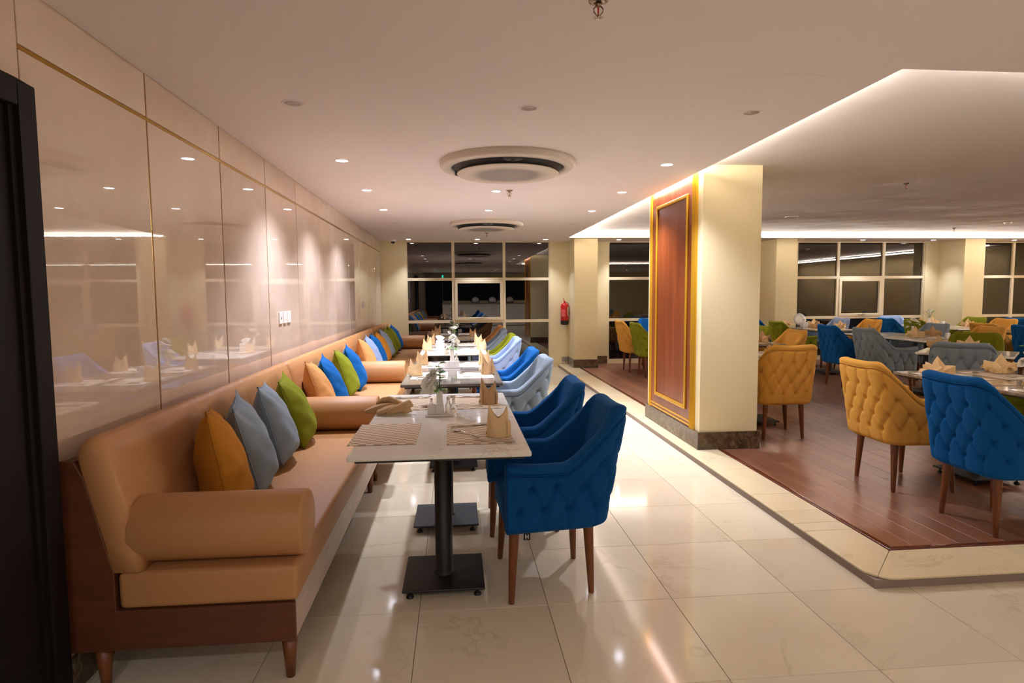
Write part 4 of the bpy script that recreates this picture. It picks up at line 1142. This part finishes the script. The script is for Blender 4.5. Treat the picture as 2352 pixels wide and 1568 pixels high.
for x, y, lb in ((6.09, 9.75, 'before the green tufted chair near the pillar'), (6.47, 9.75, 'before the mustard chair below the wide far window'), (8.89, 9.8, 'before the mustard chair under the last window'), (8.51, 10.5, 'before the small blue chair at the far window'), (3.79, 7.40, 'before the mustard chair facing left by the pillar'), (3.10, 6.2, 'on the white table beside the pillar')):
    placemat('paper', x, y, PZ+.72 if y == 6.2 else PT, 0, 'plain cream paper placemat ' + lb)

# ------------------------------------------------------------------ flowers, trays, boxes
VASE = G().lathe([(0, 0), (.026, 0), (.028, .006), (.024, .03), (.019, .08), (.018, .12), (.021, .135), (.018, .135), (.015, .12), (0, .05)], 22, cap=False).mesh('vase_body', M['china'], True)
def leaf_mesh(l, w_, curl, m):
    V = []; F = []; n = 7
    for i in range(n):
        t = i/(n-1); ww = w_*math.sin(PI*min(1, t*.92+.06))**.8; z = curl*t*t*l
        V += [(l*t, -ww, z+.12*ww), (l*t, 0, z-.0), (l*t, ww, z+.12*ww)]
    for i in range(n-1): F += [(3*i, 3*i+3, 3*i+4, 3*i+1), (3*i+1, 3*i+4, 3*i+5, 3*i+2)]
    return mesh('leaf', V, F, True, m)
LEAF = leaf_mesh(.05, .016, -.25, M['leaf']); ROUND = leaf_mesh(.042, .019, -.2, M['leaf']); DLEAF = leaf_mesh(.045, .014, -.3, M['darkleaf'])
def petal_geo(g, c, r, n, tilt, ph, w_):
    for i in range(n):
        a = ph+2*PI*i/n; ca, sa = math.cos(a), math.sin(a); ct, st = math.cos(tilt), math.sin(tilt)
        V = []
        for (u, v) in ((0, 0), (.45, -.8), (.45, .8), (.85, -.9), (.85, .9), (1.05, 0), (.6, 0)):
            x = u*r*ct+.0; z = u*r*st-.15*r*(v*v)+(-.12*r if u > 1 else 0); y = v*w_*r
            V.append((c[0]+x*ca-y*sa, c[1]+x*sa+y*ca, c[2]+z))
        g.add(V, [(0, 1, 6), (0, 6, 2), (1, 3, 6), (6, 4, 2), (3, 5, 6), (6, 5, 4)])
def flower_mesh(r, rings=4):
    g = G()
    for k in range(rings): petal_geo(g, (0, 0, .12*r*k), r*(1-.17*k), 6-k % 2, .15+.42*k*3/rings, k*.6, .55)
    m = g.mesh('flower_head', M['petal'], True); return m
FL_BIG, FL_MID, FL_SM = flower_mesh(.048), flower_mesh(.03), flower_mesh(.014, 2)
def vase(x, y, z, label, heads, leaves, twig=None, group='white vases with flowers'):
    e = empty('flower_vase', (x, y, z), 0, label, 'vase', group)
    obj('vase_body', VASE, e)
    g = G()
    for (hx, hy, hz, mh, rx, ry) in heads:
        g.tube([(0, 0, .09), (hx*.35, hy*.35, .09+(hz-.09)*.6), (hx, hy, hz)], .0016, 5)
        obj('flower_head', mh, e, (hx, hy, hz), (rx, ry, random.random()*6))
    for (lx, ly, lz, ml, az, el) in leaves:
        g.tube([(0, 0, .10), (lx*.5, ly*.5, .1+(lz-.1)*.6), (lx, ly, lz)], .0013, 5)
        o = obj('leaf', ml, e, (lx, ly, lz)); o.rotation_euler = (random.uniform(-.4, .4), -el, az)
    if twig: g.tube(twig, .0014, 5)
    obj('stems', g.mesh('stems', M['stem']), e)
    return e
rr = random.Random(3)
lv = [(.004+.006*math.sin(k*2.2), .0+.004*math.cos(k), .15+.017*k, ROUND, k*2.4, .25) for k in range(9)] + [(.018*math.cos(k*1.1), .018*math.sin(k*1.1), .135+.006*(k % 3), ROUND, k*1.1, -.1) for k in range(6)]
heads = [(-.045, -.01, .20, FL_BIG, -.9, -.5), (-.06, .005, .165, FL_BIG, -.9, -.7), (-.03, -.015, .235, FL_MID, -.8, -.2), (-.05, -.02, .14, FL_MID, -1.2, -.4)]
vase(-.10, 3.50, TZ, 'white bud vase with white blossom and a green sprig on the foreground tables', heads, lv)
lv2 = [(.03*math.cos(k*.9), .03*math.sin(k*.9), .145+.01*(k % 3), LEAF, k*.9, -.15+.2*(k % 2)) for k in range(9)] + [(-.05, -.01, .2, DLEAF, 2.9, .4), (-.045, .01, .225, DLEAF, 2.4, .6)]
vase(-.042, 6.10, TZ, 'white vase with a large white rose, green leaves and a dark leaf', [(.0, -.01, .235, FL_BIG, -.5, 0), (.012, .01, .25, FL_BIG, -.2, .3), (-.04, -.02, .15, FL_MID, -1., -.2), (.05, -.01, .215, FL_MID, -.7, .4), (-.055, -.02, .10, FL_MID, -1., -.3), (.06, 0, .17, FL_SM, -.8, .4)], lv2)
vase(-.045, 8.62, TZ, 'white vase with pale flowers behind the tissue box', [(-.02, 0, .20, FL_BIG, -.5, -.3), (.03, -.01, .22, FL_MID, -.6, .2), (.06, 0, .26, FL_SM, -.5, .2), (.075, 0, .24, FL_SM, -.5, .2), (.08, 0, .27, FL_SM, -.5, .3), (-.05, 0, .15, FL_MID, -.7, -.2)], [(.02*math.cos(k), .02*math.sin(k), .16+.015*(k % 4), LEAF, k*1.3, .2) for k in range(6)])
vase(-.04, 10.48, TZ, 'white vase with white flowers and a curly thin twig at the end window', [(-.03, 0, .21, FL_BIG, -.5, -.3), (.02, 0, .2, FL_MID, -.6, .2), (.05, -.01, .13, FL_MID, -.8, .3), (.06, .0, .17, FL_SM, -.5, .3), (-.06, 0, .19, FL_MID, -.6, -.3)], [(.03*math.cos(k*1.4), .02*math.sin(k), .17+.012*(k % 4), LEAF, k*1.4, .2) for k in range(7)], [(0, 0, .12), (-.01, 0, .25), (-.06, 0, .31), (-.05, 0, .36), (-.0, 0, .42)])
vase(6.48, 8.10, PT, 'white vase with white flowers before the dark green platform chair', [(-.06, 0, .19, FL_MID, -.5, -.4), (0, 0, .22, FL_BIG, -.5, 0), (.05, 0, .21, FL_MID, -.6, .3), (.1, 0, .15, FL_SM, -.5, .3), (.09, 0, .19, FL_SM, -.5, .4), (-.08, 0, .12, FL_MID, -.5, -.3)], [(.05*math.cos(k*1.4), .03*math.sin(k), .17+.012*(k % 4), LEAF, k*1.4, .2) for k in range(8)])
vase(8.80, 10.60, PT, 'white vase with a white blossom before the far column', [(0, 0, .24, FL_BIG, -.5, 0), (.03, 0, .26, FL_BIG, -.4, .4), (-.09, 0, .27, FL_SM, -.5, -.3), (-.12, 0, .22, FL_SM, -.5, -.4), (.11, 0, .28, FL_SM, -.5, .4), (.0, 0, .31, FL_SM, -.5, 0)], [(.05*math.cos(k*1.4), .03*math.sin(k), .24+.012*(k % 4), LEAF, k*1.4, .5) for k in range(6)])
vase(4.14, 3.98, PT, 'vase with white and pale green petals at the right picture edge', [(-.05, 0, .16, FL_BIG, -.5, -.4), (.0, 0, .2, FL_BIG, -.4, 0), (-.07, .02, .11, FL_BIG, -.6, -.5)], [(.05*math.cos(k*1.4), .03*math.sin(k), .2+.012*(k % 4), LEAF, k*1.4, .3) for k in range(7)])
def tray(x, y, z, n, label, boxes=3):
    e = empty('condiment_tray', (x, y, z), 0, label, 'tray', 'white condiment trays')
    wd = .046*n+.02
    obj('tray_base', bev((-wd/2, -.045, 0), (wd/2, .035, .013), .003, 2, 'tray_base', M['china']), e)
    for k in range(boxes): obj('ceramic_box', bev((-.0225, -.02, 0), (.0225, .02, .052), .002, 2, 'ceramic_box', M['china']), e, (-wd/2+.033+.0463*k, -.012, .0131))
    return e
tray(-.098, 3.425, TZ, 3, 'white tray with two square ceramic holders on the foreground tables', 2)
tray(-.043, 5.69, TZ, 3, 'white tray with three square ceramic holders on the grey marble tables')
def bottle(x, y, z, label, s=1):
    e = empty('oil_bottle', (x, y, z), 0, label, 'bottle', 'small glass bottles by the tray'); e.scale = (s, s, s)
    obj('bottle_body', G().lathe([(0, 0), (.017, 0), (.019, .004), (.019, .045), (.010, .062), (.008, .078), (.009, .08), (0, .08)], 20, cap=False).mesh('bottle_body', M['clear'], True), e)
    obj('bottle_cap', G().lathe([(.0, .0802), (.009, .0802), (.009, .092), (.006, .096), (0, .096)], 14, cap=False).mesh('bottle_cap', M['steel'], True), e)
bottle(-.05, 3.413, TZ+.0132, 'clear glass bottle standing in the tray right of the ceramic holders'); bottle(-.020, 3.49, TZ, 'clear glass bottle farthest right behind the tray', .9)
bottle(-.148, 3.53, TZ, 'glass bottle left of the bud vase', .85); bottle(.0, 6.0, TZ, 'glass bottle right of the rose vase', 1.1)
def tissue(x, y, z, label, s=1):
    e = empty('tissue_box', (x, y, z), 0, label, 'tissue box', 'white tissue boxes'); e.scale = (s,)*3
    obj('box', bev((-.055, -.055, 0), (.055, .055, .10), .004, 2, 'box', M['china']), e)
    V = []; F = []; n = 12
    for i in range(n):
        u = i/(n-1)
        for j in range(5):
            v = j/4; V.append(((u-.5)*(.05+.07*v), .012*math.sin(9*u)*v+.01*v, .1005+v*(.055+.02*math.sin(PI*u)-.02*u)))
    for i in range(n-1):
        for j in range(4): F.append((i*5+j, i*5+5+j, i*5+6+j, i*5+j+1))
    obj('tissue', solid(V, F, .001, 'tissue', M['plaster'], True), e)
tissue(-.205, 7.79, TZ, 'white tissue box with a tissue sticking out on the bright white aisle table')
tissue(6.30, 10.52, PT, 'white cube tissue box before the upright white plate', .9)
e = empty('display_plate', (6.34, 10.75, PT), 0, 'round white plate standing upright at the far window, behind star napkins', 'plate')
pl = G().lathe([(0, 0), (.07, .0), (.115, .012), (.117, .016), (.07, .006), (0, .006)], 32, cap=False)
m = pl.mesh('plate_disc', M['china'], True)
o = obj('plate_disc', m, e, (0, 0, .122), (PI/2-.2, 0, 0))
obj('stand', G().box((-.04, -.02, 0), (.04, .05, .01)).box((-.035, .03, .01), (-.025, .05, .12)).box((.025, .03, .01), (.035, .05, .12)).mesh('stand', M['black']), e)
for x, y, lb in ((3.93, 3.82, 'small white holder box beside star napkins at the right picture edge'), (5.56, 5.90, 'small white holder behind the grey cornerwise chair'), (6.50, 7.50, 'small white holder in front of the brown star napkin'), (8.96, 10.46, 'small white holder by the far flower vase')):
    e = empty('menu_holder', (x, y, PT), .3, lb, 'holder', 'white holders on platform tables')
    obj('holder_base', bev((-.04, -.02, 0), (.04, .02, .012), .003, 2, 'holder_base', M['china']), e); obj('holder_card', bev((-.034, -.012, .0121), (.034, .012, .075), .003, 2, 'holder_card', M['china']), e)
